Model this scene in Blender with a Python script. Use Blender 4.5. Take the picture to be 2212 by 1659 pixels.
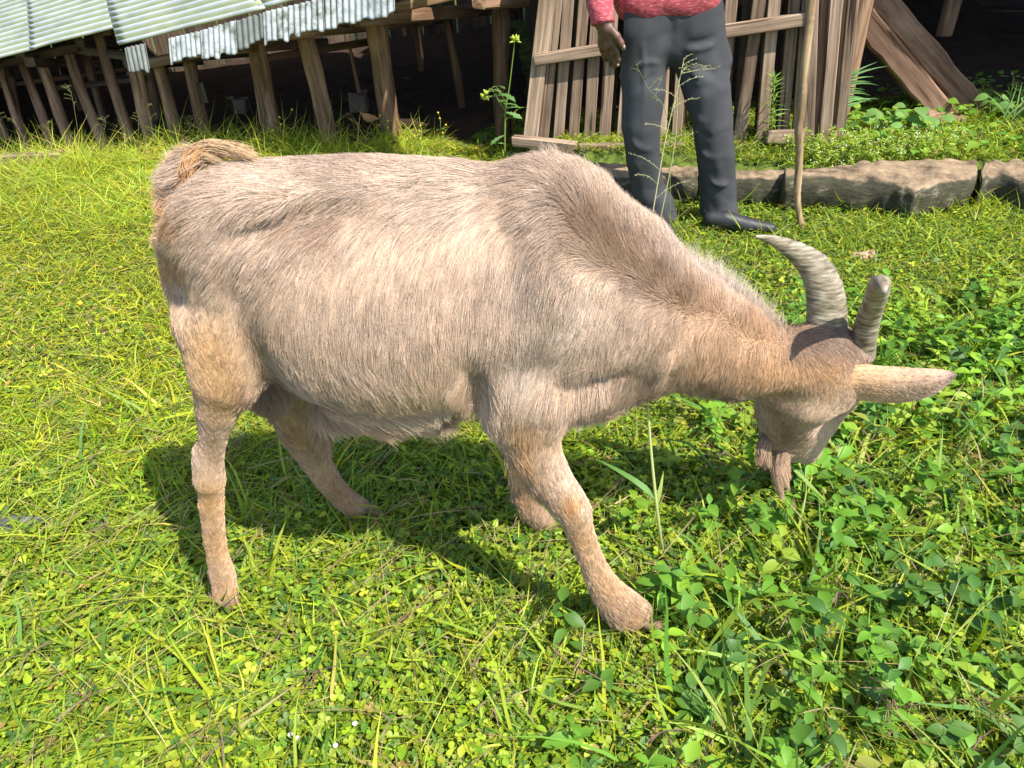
import bpy, math
import numpy as np
from mathutils import Vector, Matrix
from mathutils.kdtree import KDTree

for o in list(bpy.data.objects):
    bpy.data.objects.remove(o)
SC = bpy.context.scene
COL = SC.collection
rng = np.random.default_rng(11)

# ------------------------------------------------------------------ camera
PW, PH, FPX = 2212., 1659., 1640.           # photo measuring grid, focal length in its pixels
PITCH, ROLL, CH = math.radians(34.0), math.radians(2.6), 1.25
_f = np.array([0, math.cos(PITCH), -math.sin(PITCH)]); _r = np.array([1., 0, 0]); _u = np.cross(_r, _f)
CR = math.cos(ROLL)*_r - math.sin(ROLL)*_u
CU = math.sin(ROLL)*_r + math.cos(ROLL)*_u
CAMP = np.array([0, 0, CH])
cd = bpy.data.cameras.new('camera'); cam = bpy.data.objects.new('camera', cd); COL.objects.link(cam)
M = Matrix(((CR[0], CU[0], -_f[0], 0), (CR[1], CU[1], -_f[1], 0), (CR[2], CU[2], -_f[2], CH), (0, 0, 0, 1)))
cam.matrix_world = M
cd.sensor_width = 36; cd.lens = 36*FPX/PW; cd.clip_start = .02; cd.clip_end = 400
SC.camera = cam

# ------------------------------------------------------------------ light
SUN = np.array([.44, -.42, .86]); SUN /= np.linalg.norm(SUN)
sun_el = math.asin(SUN[2]); sun_az = math.atan2(SUN[0], SUN[1])
w = bpy.data.worlds.new('World'); SC.world = w; w.use_nodes = True
nt = w.node_tree; nt.nodes.clear()
sky = nt.nodes.new('ShaderNodeTexSky'); sky.sky_type = 'NISHITA'; sky.sun_disc = False
sky.sun_elevation = sun_el; sky.sun_rotation = sun_az
bg = nt.nodes.new('ShaderNodeBackground'); bg.inputs[1].default_value = .15
ow = nt.nodes.new('ShaderNodeOutputWorld')
nt.links.new(sky.outputs[0], bg.inputs[0]); nt.links.new(bg.outputs[0], ow.inputs[0])
ld = bpy.data.lights.new('sun', 'SUN'); ld.energy = 5.0; ld.angle = math.radians(.53); ld.color = (1, .95, .86)
lo = bpy.data.objects.new('sun', ld); COL.objects.link(lo)
lo.rotation_euler = Vector(SUN).to_track_quat('Z', 'Y').to_euler()
vs = SC.view_settings; vs.view_transform = 'Standard'; vs.look = 'None'; vs.gamma = 1; vs.use_curve_mapping = False
vs.exposure = 1.08
SC.cycles.max_bounces = 8; SC.cycles.transparent_max_bounces = 8
SC.cycles.use_denoising = True

# ------------------------------------------------------------------ measuring helpers (photo grid -> point in the place)
def ray(px, py): return (px-PW/2)/FPX*CR - (py-PH/2)/FPX*CU + _f
def gz(px, py, z=0.):
    d = ray(px, py); return CAMP + (z-CH)/d[2]*d
def ay(px, py, Y):
    d = ray(px, py); return CAMP + Y/d[1]*d
def imdir(dx, dy): return dx*CR - dy*CU
def proj(P):
    v = np.asarray(P)-CAMP; z = v@_f
    return np.stack([PW/2+FPX*(v@CR)/z, PH/2-FPX*(v@CU)/z], -1)
def nrm(a): return a/np.maximum(np.linalg.norm(a, axis=-1, keepdims=True), 1e-9)

# ------------------------------------------------------------------ object helpers
def tag(o, label=None, cat=None, group=None, kind=None):
    if label: o['label'] = label
    if cat: o['category'] = cat
    if group: o['group'] = group
    if kind: o['kind'] = kind
    return o
def empty(name, loc, label=None, cat=None, group=None, kind=None, rz=0):
    o = bpy.data.objects.new(name, None); COL.objects.link(o); o.location = tuple(loc); o.rotation_euler = (0, 0, rz)
    o.empty_display_size = .1
    return tag(o, label, cat, group, kind)
def put(o, parent=None):
    """parent o (whose matrix_world is meant) under an empty that only carries a translation"""
    if parent is not None:
        mw = o.matrix_basis.copy()
        o.parent = parent
        pm = parent.matrix_basis.copy()
        if parent.parent is not None: pm = parent.parent.matrix_basis @ pm
        o.matrix_basis = pm.inverted() @ mw
    return o
def mesh_obj(name, V, Fc, mat, parent=None, smooth=False, col=None, mw=None):
    """V (n,3); Fc: list of faces or an int array (m,k)"""
    me = bpy.data.meshes.new(name)
    V = np.asarray(V, dtype=np.float32)
    if isinstance(Fc, np.ndarray):
        m, k = Fc.shape
        me.vertices.add(len(V)); me.vertices.foreach_set('co', V.ravel())
        me.loops.add(m*k); me.loops.foreach_set('vertex_index', Fc.astype(np.int32).ravel())
        me.polygons.add(m); me.polygons.foreach_set('loop_start', (np.arange(m)*k).astype(np.int32))
        me.update(calc_edges=True)
    else:
        me.from_pydata(V.tolist(), [], [list(map(int, f)) for f in Fc]); me.update()
    if smooth: me.polygons.foreach_set('use_smooth', np.ones(len(me.polygons), dtype=bool))
    if col is not None:
        a = me.color_attributes.new('Col', 'FLOAT_COLOR', 'POINT')
        c = np.ones((len(V), 4), np.float32); c[:, :3] = col
        a.data.foreach_set('color', c.ravel())
    me.materials.append(mat)
    o = bpy.data.objects.new(name, me); COL.objects.link(o)
    if mw is not None: o.matrix_basis = mw
    put(o, parent)
    return o

# ------------------------------------------------------------------ noise
def _hash(i, j, s):
    n = (i*374761393 + j*668265263 + s*1274126177) & 0x7fffffff
    n = ((n ^ (n >> 13))*1274126177) & 0x7fffffff
    return ((n ^ (n >> 16)) & 0xffff)/65535.
def vnoise(x, y, s=0):
    x = np.asarray(x, float); y = np.asarray(y, float)
    i = np.floor(x).astype(np.int64); j = np.floor(y).astype(np.int64); fx = x-i; fy = y-j
    fx = fx*fx*(3-2*fx); fy = fy*fy*(3-2*fy)
    return ((_hash(i, j, s)*(1-fx)+_hash(i+1, j, s)*fx)*(1-fy) + (_hash(i, j+1, s)*(1-fx)+_hash(i+1, j+1, s)*fx)*fy)
def fbm(x, y, s=0): return (vnoise(x, y, s)+.5*vnoise(x*2.1, y*2.1, s+7)+.25*vnoise(x*4.3, y*4.3, s+13))/1.75

# ------------------------------------------------------------------ materials
def newmat(name):
    m = bpy.data.materials.new(name); m.use_nodes = True
    nt = m.node_tree; b = nt.nodes['Principled BSDF']
    return m, nt, b
def node(nt, t, **k):
    n = nt.nodes.new(t)
    for a, v in k.items():
        if hasattr(n, a): setattr(n, a, v)
    return n
def coords(nt, scale):
    tc = node(nt, 'ShaderNodeTexCoord'); mp = node(nt, 'ShaderNodeMapping'); mp.inputs['Scale'].default_value = scale
    oi = node(nt, 'ShaderNodeObjectInfo'); mul = node(nt, 'ShaderNodeMath', operation='MULTIPLY'); mul.inputs[1].default_value = 37.
    nt.links.new(oi.outputs['Random'], mul.inputs[0]); nt.links.new(mul.outputs[0], mp.inputs['Location'])
    nt.links.new(tc.outputs['Object'], mp.inputs['Vector'])
    return mp, oi
def ramp(nt, src, stops):
    r = node(nt, 'ShaderNodeValToRGB'); e = r.color_ramp.elements
    while len(e) < len(stops): e.new(.5)
    for el, (p, c) in zip(e, stops): el.position = p; el.color = (*c, 1)
    nt.links.new(src, r.inputs[0]); return r
def wood_mat(name, c0, c1, c2, fine=60, along=3., bump=.5):
    m, nt, b = newmat(name)
    mp, oi = coords(nt, (fine, fine, along))
    n1 = node(nt, 'ShaderNodeTexNoise'); n1.inputs['Scale'].default_value = 1; n1.inputs['Detail'].default_value = 6; n1.inputs['Roughness'].default_value = .65
    nt.links.new(mp.outputs[0], n1.inputs['Vector'])
    r = ramp(nt, n1.outputs[0], [(.3, c0), (.52, c1), (.72, c2)])
    mp2, _ = coords(nt, (6, 6, 2.5)); n2 = node(nt, 'ShaderNodeTexNoise'); n2.inputs['Scale'].default_value = 1; n2.inputs['Detail'].default_value = 5
    nt.links.new(mp2.outputs[0], n2.inputs['Vector'])
    r2 = ramp(nt, n2.outputs[0], [(.35, (.45, .42, .4)), (.62, (1.05, 1.05, 1.05))])
    mx = node(nt, 'ShaderNodeMix', data_type='RGBA', blend_type='MULTIPLY'); mx.inputs[0].default_value = .85
    nt.links.new(r.outputs[0], mx.inputs[6]); nt.links.new(r2.outputs[0], mx.inputs[7])
    mp3, _ = coords(nt, (fine*.55, fine*.55, along*.45)); n3 = node(nt, 'ShaderNodeTexNoise'); n3.inputs['Scale'].default_value = 1; n3.inputs['Detail'].default_value = 3; n3.inputs['Distortion'].default_value = .6
    nt.links.new(mp3.outputs[0], n3.inputs['Vector']); r3 = ramp(nt, n3.outputs[0], [(.33, (.16, .13, .11)), (.375, (1, 1, 1)), (.62, (1, 1, 1)), (.67, (.55, .5, .45))])
    mx3 = node(nt, 'ShaderNodeMix', data_type='RGBA', blend_type='MULTIPLY'); mx3.inputs[0].default_value = .9; nt.links.new(mx.outputs[2], mx3.inputs[6]); nt.links.new(r3.outputs[0], mx3.inputs[7]); mx = mx3
    hv = node(nt, 'ShaderNodeHueSaturation'); mr = node(nt, 'ShaderNodeMapRange'); mr.inputs[3].default_value = .72; mr.inputs[4].default_value = 1.2
    nt.links.new(oi.outputs['Random'], mr.inputs[0]); nt.links.new(mr.outputs[0], hv.inputs['Value']); nt.links.new(mx.outputs[2], hv.inputs['Color'])
    nt.links.new(hv.outputs[0], b.inputs['Base Color']); b.inputs['Roughness'].default_value = .85; b.inputs['Specular IOR Level'].default_value = .2
    bp = node(nt, 'ShaderNodeBump'); bp.inputs['Strength'].default_value = bump; bp.inputs['Distance'].default_value = .004
    nt.links.new(n1.outputs[0], bp.inputs['Height']); nt.links.new(bp.outputs[0], b.inputs['Normal'])
    return m
def noise_mat(name, stops, scale=8, rough=.9, bump=.5, dist=.01, metallic=0, detail=8, spec=.2):
    m, nt, b = newmat(name)
    mp, _ = coords(nt, (scale, scale, scale))
    n1 = node(nt, 'ShaderNodeTexNoise'); n1.inputs['Scale'].default_value = 1; n1.inputs['Detail'].default_value = detail; n1.inputs['Roughness'].default_value = .7
    nt.links.new(mp.outputs[0], n1.inputs['Vector'])
    r = ramp(nt, n1.outputs[0], stops); nt.links.new(r.outputs[0], b.inputs['Base Color'])
    b.inputs['Roughness'].default_value = rough; b.inputs['Metallic'].default_value = metallic; b.inputs['Specular IOR Level'].default_value = spec
    bp = node(nt, 'ShaderNodeBump'); bp.inputs['Strength'].default_value = bump; bp.inputs['Distance'].default_value = dist
    nt.links.new(n1.outputs[0], bp.inputs['Height']); nt.links.new(bp.outputs[0], b.inputs['Normal'])
    return m
def attr_mat(name, rough=.6, spec=.3, trans=0., tcol=1.3, hair=False):
    m, nt, b = newmat(name)
    a = node(nt, 'ShaderNodeAttribute'); a.attribute_name = 'Col'
    nt.links.new(a.outputs['Color'], b.inputs['Base Color'])
    b.inputs['Roughness'].default_value = rough; b.inputs['Specular IOR Level'].default_value = spec
    if trans > 0:
        out = nt.nodes['Material Output']; t = node(nt, 'ShaderNodeBsdfTranslucent'); mx = node(nt, 'ShaderNodeMixShader'); mx.inputs[0].default_value = trans
        g = node(nt, 'ShaderNodeMix', data_type='RGBA', blend_type='MULTIPLY'); g.inputs[0].default_value = 1; g.inputs[7].default_value = (tcol*1.25, tcol*1.1, tcol*.35, 1)
        nt.links.new(a.outputs['Color'], g.inputs[6]); nt.links.new(g.outputs[2], t.inputs[0])
        nt.links.new(b.outputs[0], mx.inputs[1]); nt.links.new(t.outputs[0], mx.inputs[2]); nt.links.new(mx.outputs[0], out.inputs[0])
    return m

M_leaf = attr_mat('leaf', rough=.5, spec=.35, trans=.38)
M_grass = attr_mat('grass_blade', rough=.55, spec=.3, trans=.35)
M_hair = attr_mat('goat_hair', rough=.55, spec=.25)
M_skin = attr_mat('goat_skin', rough=.8, spec=.1)
M_soil = noise_mat('soil', [(.3, (.018, .012, .007)), (.6, (.055, .036, .02)), (.8, (.09, .06, .035))], 14, 1, .8, .02)
M_shedsoil = noise_mat('shed_soil', [(.3, (.018, .010, .006)), (.6, (.045, .026, .017)), (.8, (.075, .046, .03))], 10, 1, .8, .03)
M_post = wood_mat('post_wood', (.10, .055, .034), (.27, .165, .10), (.42, .29, .19), 38, 2.5)
M_board = wood_mat('weathered_board', (.12, .08, .055), (.30, .215, .15), (.44, .34, .25), 70, 2.2)
M_dark = wood_mat('dark_timber', (.05, .036, .026), (.12, .088, .062), (.2, .15, .11), 50, 2.5)
M_beam = wood_mat('brown_beam', (.08, .045, .03), (.20, .12, .08), (.28, .185, .125), 40, 2.)
M_stick = wood_mat('stick_wood', (.25, .165, .09), (.43, .30, .17), (.56, .42, .26), 90, 5)
M_stone = noise_mat('kerb_stone', [(.25, (.10, .09, .06)), (.5, (.30, .25, .18)), (.75, (.45, .37, .27))], 9, .95, 1., .03)
M_conc = noise_mat('concrete', [(.3, (.10, .08, .07)), (.7, (.2, .165, .14))], 9, .95, .4, .01)
# ------------------------------------------------------------------ implicit surfaces
class Field:
    def __init__(self, lo, hi, h, k=.03):
        self.lo = np.array(lo, float); self.h = h; self.k = k
        self.n = np.ceil((np.array(hi)-self.lo)/h).astype(int)+1
        self.D = np.full(tuple(self.n), .25, np.float32)
        self.ax = [self.lo[i]+h*np.arange(self.n[i]) for i in range(3)]
    def _sl(self, lo, hi):
        a = np.clip(np.floor((np.array(lo)-self.lo)/self.h).astype(int), 0, self.n); b = np.clip(np.ceil((np.array(hi)-self.lo)/self.h).astype(int)+1, 0, self.n)
        s = tuple(slice(a[i], b[i]) for i in range(3))
        g = np.meshgrid(*[self.ax[i][s[i]] for i in range(3)], indexing='ij', sparse=True)
        return s, g
    def add(self, s, d, k=None):
        k = self.k if k is None else k
        a = self.D[s]; hh = np.clip(.5+.5*(a-d)/k, 0, 1)
        self.D[s] = a*(1-hh)+d*hh-k*hh*(1-hh)
    def sub(self, s, d, k=None):
        k = self.k if k is None else k
        a = self.D[s]; hh = np.clip(.5-.5*(a+d)/k, 0, 1)
        self.D[s] = a*(1-hh)-d*hh+k*hh*(1-hh)
    def cone(self, a, b, ra, rb, sy=1., k=None, sx=1.):
        a = np.array(a, float); b = np.array(b, float); m = max(ra, rb)+.1
        s, (X, Y, Z) = self._sl(np.minimum(a, b)-m, np.maximum(a, b)+m)
        if 0 in self.D[s].shape: return
        S = np.array([1/sx, 1/sy, 1.]); A = a*S; AB = (b-a)*S
        px, py, pz = X*S[0]-A[0], Y*S[1]-A[1], Z-A[2]
        t = np.clip((px*AB[0]+py*AB[1]+pz*AB[2])/max(AB@AB, 1e-9), 0, 1)
        d = np.sqrt((px-t*AB[0])**2+(py-t*AB[1])**2+(pz-t*AB[2])**2)-(ra+t*(rb-ra))
        self.add(s, d*min(1, sx, sy), k)
    def chain(self, pts, sy=1., k=None):
        """one limb: its segments meet without swelling at the joints, then the whole limb blends into the body"""
        k = self.k if k is None else k; C_ = np.array([p[0] for p in pts]); m = max(p[1] for p in pts)+.1
        s, _ = self._sl(C_.min(0)-m, C_.max(0)+m); keep = self.D; self.D = np.full(tuple(self.n), .25, np.float32)
        for p, q in zip(pts[:-1], pts[1:]): self.cone(p[0], q[0], p[1]+.15*k, q[1]+.15*k, sy, .004)
        d = self.D[s]; self.D = keep; self.add(s, d, k)
    def ell(self, c, r, rot=None, k=None, subtract=False):
        c = np.array(c, float); r = np.array(r, float); m = max(r)+.08
        s, (X, Y, Z) = self._sl(c-m, c+m)
        if 0 in self.D[s].shape: return
        x, y, z = X-c[0], Y-c[1], Z-c[2]
        if rot is not None:
            R = np.array(rot.transposed().to_3x3()) ; x, y, z = (R[i, 0]*x+R[i, 1]*y+R[i, 2]*z for i in range(3))
        q = np.sqrt((x/r[0])**2+(y/r[1])**2+(z/r[2])**2); g = np.sqrt((x/r[0]**2)**2+(y/r[1]**2)**2+(z/r[2]**2)**2)+1e-6
        d = q*(q-1)/g
        (self.sub if subtract else self.add)(s, d, k)
    def bump(self, c, r, amp):
        c = np.array(c, float); r = np.array(r if np.ndim(r) else (r,)*3, float)
        s, (X, Y, Z) = self._sl(c-2.6*r, c+2.6*r)
        self.D[s] -= amp*np.exp(-(((X-c[0])/r[0])**2+((Y-c[1])/r[1])**2+((Z-c[2])/r[2])**2))
    def mesh(self):
        D = self.D; nx, ny, nz = D.shape; ins = D < 0
        c = [(i, j, k) for i in (0, 1) for j in (0, 1) for k in (0, 1)]
        cnt = sum(ins[i:nx-1+i, j:ny-1+j, k:nz-1+k].astype(np.int8) for i, j, k in c)
        act = (cnt > 0) & (cnt < 8); I = np.argwhere(act); idx = -np.ones(act.shape, np.int64); idx[act] = np.arange(len(I))
        acc = np.zeros((len(I), 3)); num = np.zeros(len(I))
        for axd in range(3):
            for u in (0, 1):
                for v in (0, 1):
                    o = [0, 0, 0]; oth = [q for q in range(3) if q != axd]; o[oth[0]] = u; o[oth[1]] = v; o2 = list(o); o2[axd] = 1
                    a = D[I[:, 0]+o[0], I[:, 1]+o[1], I[:, 2]+o[2]]; b = D[I[:, 0]+o2[0], I[:, 1]+o2[1], I[:, 2]+o2[2]]
                    m = (a < 0) != (b < 0); t = np.where(m, a/np.where(m, a-b, 1), 0)
                    P = np.tile(np.array(o, float), (len(I), 1)); P[:, axd] = t
                    acc[m] += P[m]; num[m] += 1
        V = self.lo+self.h*(I+acc/num[:, None]); Q = []
        for axd in range(3):
            oth = [q for q in range(3) if q != axd]; sl = [slice(1, n-1) for n in D.shape]; sl[axd] = slice(0, D.shape[axd]-1)
            sl2 = list(sl); sl2[axd] = slice(1, D.shape[axd]); a = ins[tuple(sl)]; b = ins[tuple(sl2)]
            E = np.argwhere(a != b); st = np.array([s.start for s in sl]); E = E+st
            sg = ins[E[:, 0], E[:, 1], E[:, 2]]
            e1 = np.zeros(3, int); e1[oth[0]] = 1; e2 = np.zeros(3, int); e2[oth[1]] = 1
            q = np.stack([idx[tuple((E-e1-e2).T)], idx[tuple((E-e2).T)], idx[tuple(E.T)], idx[tuple((E-e1).T)]], 1)
            flip = sg if axd != 1 else ~sg
            q[~flip] = q[~flip][:, ::-1]; Q.append(q)
        return V, np.concatenate(Q)
def relax(V, Q, it=3, f=.5):
    E = np.concatenate([Q[:, [0, 1]], Q[:, [1, 2]], Q[:, [2, 3]], Q[:, [3, 0]]]); E = np.concatenate([E, E[:, ::-1]])
    n = np.bincount(E[:, 0], minlength=len(V)).astype(float)
    for _ in range(it):
        S = np.stack([np.bincount(E[:, 0], weights=V[E[:, 1], d], minlength=len(V)) for d in range(3)], 1)/n[:, None]
        V = V+f*(S-V)
    return V
def vnormals(V, Q):
    fn = np.cross(V[Q[:, 2]]-V[Q[:, 0]], V[Q[:, 3]]-V[Q[:, 1]]); N = np.zeros_like(V)
    for k in range(4):
        for d in range(3): N[:, d] += np.bincount(Q[:, k], weights=fn[:, d], minlength=len(V))
    return nrm(N), np.linalg.norm(fn, axis=1)/2

# ------------------------------------------------------------------ tubes and strips
def tube(P, Rr, n=8, ell=1., cap=True, up=(0, 0, 1), ridge=None):
    P = np.asarray(P, float); Rr = np.asarray(Rr, float); T = nrm(np.gradient(P, axis=0)); u = np.array(up, float)
    V = []; F = []
    for i, (p, t) in enumerate(zip(P, T)):
        a = u-t*(u@t)
        if np.linalg.norm(a) < 1e-3: a = np.cross(t, [1, 0, 0])
        a = nrm(a); b = np.cross(t, a); u = a
        th = np.arange(n)/n*2*math.pi
        rr = Rr[i]*(1 if ridge is None else ridge(i, th))
        V.append(p+(np.cos(th)*rr)[:, None]*a+(np.sin(th)*rr*ell)[:, None]*b)
    m = len(P)
    for i in range(m-1):
        for j in range(n):
            F.append((i*n+j, i*n+(j+1) % n, (i+1)*n+(j+1) % n, (i+1)*n+j))
    if cap: F.append(tuple(range(n))[::-1]); F.append(tuple(range((m-1)*n, m*n)))
    return np.concatenate(V), F
def spline(P, n):
    P = np.asarray(P, float); m = len(P); t = np.linspace(0, m-1, n); i = np.clip(np.floor(t).astype(int), 0, m-2); f = (t-i)[:, None]
    a = P[np.clip(i-1, 0, m-1)]; b = P[i]; c = P[i+1]; d = P[np.clip(i+2, 0, m-1)]
    if P.ndim == 1: f = f[:, 0]
    return .5*((2*b)+(-a+c)*f+(2*a-5*b+4*c-d)*f*f+(-a+3*b-3*c+d)*f**3)
def join(parts):
    V = []; F = []; o = 0
    for v, f in parts:
        V.append(np.asarray(v)); F += [tuple(int(x)+o for x in q) for q in f]; o += len(v)
    return np.concatenate(V), F
def leaves(P, D, Nn, L, Wd, bend, prof, cols, fold=.0, three=False, wav=0.):
    """a batch of blades/leaves as one quad sheet each. P root, D direction, Nn face normal, bend = droop vector amount"""
    P, D, Nn = (np.asarray(a, float) for a in (P, D, Nn)); n = len(P); prof = np.asarray(prof, float); m = len(prof); t = np.linspace(0, 1, m)
    D = nrm(D); S = nrm(np.cross(D, Nn)); N2 = np.cross(S, D); L = np.broadcast_to(L, n); Wd = np.broadcast_to(Wd, n); bend = np.broadcast_to(bend, n)
    C = P[:, None]+L[:, None, None]*(t[None, :, None]*D[:, None]-(bend[:, None]*t**2)[:, :, None]*N2[:, None])
    if wav: C = C+S[:, None]*(L[:, None]*wav*np.sin(t*5+rng.uniform(0, 6, (n, 1))))[:, :, None]*t[None, :, None]
    hw = .5*Wd[:, None]*prof[None]
    cs = [-1, 0, 1] if three else [-1, 1]
    V = np.stack([C+S[:, None]*(c*hw)[:, :, None]+N2[:, None]*(fold*abs(c)*hw)[:, :, None] for c in cs], 2)
    k = len(cs); base = (np.arange(n)*m*k)[:, None, None]; j = np.arange(m-1)[None, :, None]; q = np.arange(k-1)[None, None, :]
    a = base+j*k+q
    F = np.stack([a, a+1, a+k+1, a+k], -1).reshape(-1, 4)
    Cc = np.repeat(np.asarray(cols), m*k, axis=0)
    return V.reshape(-1, 3), F, Cc
def merge(bs):
    V = []; F = []; C = []; o = 0
    for v, f, c in bs: V.append(v); F.append(f+o); C.append(c); o += len(v)
    return np.concatenate(V), np.concatenate(F), np.concatenate(C)
# ================================================================== ground
KERB = np.array([[-.6, 4.6], [.15, 4.02], [.38, 3.5], [.6, 3.46], [1.07, 3.3], [1.3, 3.2], [1.66, 3.1], [2.04, 3.08], [2.6, 3.02], [5, 2.9]])
def kerb_y(x): return np.interp(x, KERB[:, 0], KERB[:, 1])
def ss(x, a, b):
    t = np.clip((np.asarray(x, float)-a)/(b-a), 0, 1); return t*t*(3-2*t)
def ground_z(x, y):
    x = np.asarray(x, float); y = np.asarray(y, float)
    z = .018*(fbm(x*1.7+9, y*1.7, 3)-.5)*2 + .012*(vnoise(x*6, y*6, 5)-.5)
    near = ss(np.hypot(x+.1, y-1.1), .5, 1.4); z = z*near
    z = z + (.11+.01*fbm(x*3, y*3, 4))*ss(y-kerb_y(x), .02, .16)*ss(x, -.5, .2)
    z = z + .07*np.exp(-((x+1.45)/.75)**2-((y-4.05)/.45)**2)
    z = z - .22*ss(-x, .9, 3.4)*ss(y, 3.9, 5.3)
    return z
gx = np.concatenate([-np.geomspace(60, 6, 10), np.linspace(-5.5, 5.5, 150), np.geomspace(6, 60, 10)])
gy = np.concatenate([-np.geomspace(40, 2, 8), np.linspace(-1.5, 6.5, 130), np.geomspace(7, 90, 10)])
X, Y = np.meshgrid(gx, gy, indexing='ij')
V = np.stack([X, Y, ground_z(X, Y)], -1).reshape(-1, 3)
i, j = np.meshgrid(np.arange(len(gx)-1), np.arange(len(gy)-1), indexing='ij'); a = (i*len(gy)+j).ravel()
Fq = np.stack([a, a+len(gy), a+len(gy)+1, a+1], 1)
M_ground, nt, b = newmat('ground_mat')
tc = node(nt, 'ShaderNodeTexCoord'); nz = node(nt, 'ShaderNodeTexNoise'); nz.inputs['Scale'].default_value = 22; nz.inputs['Detail'].default_value = 9
nt.links.new(tc.outputs['Object'], nz.inputs['Vector'])
r = ramp(nt, nz.outputs[0], [(.3, (.02, .022, .006)), (.5, (.06, .085, .016)), (.62, (.10, .14, .022)), (.8, (.12, .09, .04))])
nt.links.new(r.outputs[0], b.inputs['Base Color']); b.inputs['Roughness'].default_value = 1; b.inputs['Specular IOR Level'].default_value = .1
bp = node(nt, 'ShaderNodeBump'); bp.inputs['Distance'].default_value = .02; nt.links.new(nz.outputs[0], bp.inputs['Height']); nt.links.new(bp.outputs[0], b.inputs['Normal'])
g = mesh_obj('ground', V, Fq, M_ground, smooth=True); tag(g, kind='structure')

# ================================================================== timber helpers
def frame(a, b, side=(0, 1, 0)):
    a = np.array(a, float); b = np.array(b, float); z = nrm(b-a); s = np.array(side, float); y = nrm(s-z*(s@z)); x = np.cross(y, z)
    return Matrix(((x[0], y[0], z[0], a[0]), (x[1], y[1], z[1], a[1]), (x[2], y[2], z[2], a[2]), (0, 0, 0, 1))), float(np.linalg.norm(b-a))
def log_mesh(L, r0, r1, n=12, seg=14, bend=.02, lump=.08, seed=0):
    q = np.random.default_rng(seed); t = np.linspace(0, 1, seg); ph = q.uniform(0, 6, 4)
    P = np.stack([bend*np.sin(t*3.1+ph[0])-bend*math.sin(ph[0]), bend*np.sin(t*2.3+ph[1])-bend*math.sin(ph[1]), t*L], -1)
    amp = 1+lump*np.sin(t*9+ph[2])*np.sin(t*4+ph[3]); R = (r0+(r1-r0)*t)*amp
    rid = 1+lump*q.normal(0, .5, (seg, n)); rid = .5*rid+.5*rid.mean(0)
    return tube(P, R, n, ridge=lambda i, th: rid[i])
def log(name, a, b, r0, r1, mat, parent=None, seed=0, **k):
    mw, L = frame(a, b); v, f = log_mesh(L, r0, r1, seed=seed, **k)
    return mesh_obj(name, v, f, mat, parent, smooth=True, mw=mw)
def plank_mesh(L, wd, th, seg=8, seed=0, rough=.02, taper=0.):
    q = np.random.default_rng(seed); V = []; F = []; c = min(wd, th)*.12
    ring = np.array([[-wd/2+c, -th/2], [wd/2-c, -th/2], [wd/2, -th/2+c], [wd/2, th/2-c], [wd/2-c, th/2], [-wd/2+c, th/2], [-wd/2, th/2-c], [-wd/2, -th/2+c]])
    for i in range(seg+1):
        t = i/seg; s = 1+q.normal(0, rough, 2); off = q.normal(0, rough*wd*.25, 2); z = t*L
        R = ring*s*(1-taper*t)+off
        zz = np.full(8, z)+(q.normal(0, wd*.07, 8) if i in (0, seg) else 0)
        V.append(np.column_stack([R, zz]))
    for i in range(seg):
        for j in range(8): F.append((i*8+j, i*8+(j+1) % 8, (i+1)*8+(j+1) % 8, (i+1)*8+j))
    F.append(tuple(range(8))[::-1]); F.append(tuple(range(seg*8, seg*8+8)))
    return np.concatenate(V), F
def plank(name, a, b, wd, th, mat, parent=None, side=(0, 1, 0), seed=0, **k):
    mw, L = frame(a, b, side); v, f = plank_mesh(L, wd, th, seed=seed, **k)
    return mesh_obj(name, v, f, mat, parent, mw=mw)

# ================================================================== low shed on the left
EL = ay(0, 128, 4.85); ER = ay(777, -76, 3.80)
ed = ER-EL; edn = nrm(ed); hn = nrm(np.array([-ed[1], ed[0], 0.]))          # away from the camera
if hn[1] < 0: hn = -hn
SL = math.radians(27); up = hn*math.cos(SL)+np.array([0, 0, math.sin(SL)]); rn = nrm(np.cross(edn, up))
if rn[2] < 0: rn = -rn
def on_roof(px, py, lift=0.):
    d = ray(px, py); t = ((EL+rn*lift-CAMP)@rn)/(d@rn); return CAMP+t*d
up = nrm(on_roof(241, 0)-on_roof(266, 93))
def sv(px, py):
    p = on_roof(px, py)-EL; c = float(edn@up); a_ = float(p@edn); b_ = float(p@up); v_ = (b_-c*a_)/(1-c*c); return a_-c*v_, v_
shed = empty('low_shed', (-1.2, 5.2, 0), 'long low shed with a pale corrugated roof on log posts', 'shed')
M_tin, nt, b = newmat('pale_tin')
mp, oi = coords(nt, (5, 5, 5)); nz = node(nt, 'ShaderNodeTexNoise'); nz.inputs['Scale'].default_value = 1; nz.inputs['Detail'].default_value = 6
nt.links.new(mp.outputs[0], nz.inputs['Vector']); r = ramp(nt, nz.outputs[0], [(.35, (.36, .38, .40)), (.6, (.49, .51, .54)), (.75, (.41, .42, .41))])
at_ = node(nt, 'ShaderNodeAttribute'); at_.attribute_name = 'Col'; mm = node(nt, 'ShaderNodeMix', data_type='RGBA', blend_type='MULTIPLY'); mm.inputs[0].default_value = 1; nt.links.new(r.outputs[0], mm.inputs[6]); nt.links.new(at_.outputs['Color'], mm.inputs[7]); nt.links.new(mm.outputs[2], b.inputs['Base Color']); b.inputs['Metallic'].default_value = .25; b.inputs['Roughness'].default_value = .38
M_tin_old = noise_mat('weathered_tin', [(.36, (.07, .075, .055)), (.48, (.22, .24, .23)), (.66, (.34, .36, .37))], 16, .6, .2, .004, .1, spec=.3)
M_tin_grey = noise_mat('grey_tin', [(.3, (.07, .08, .07)), (.7, (.15, .16, .145))], 12, .6, .2, .004, .2)
PIT = .088
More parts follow.
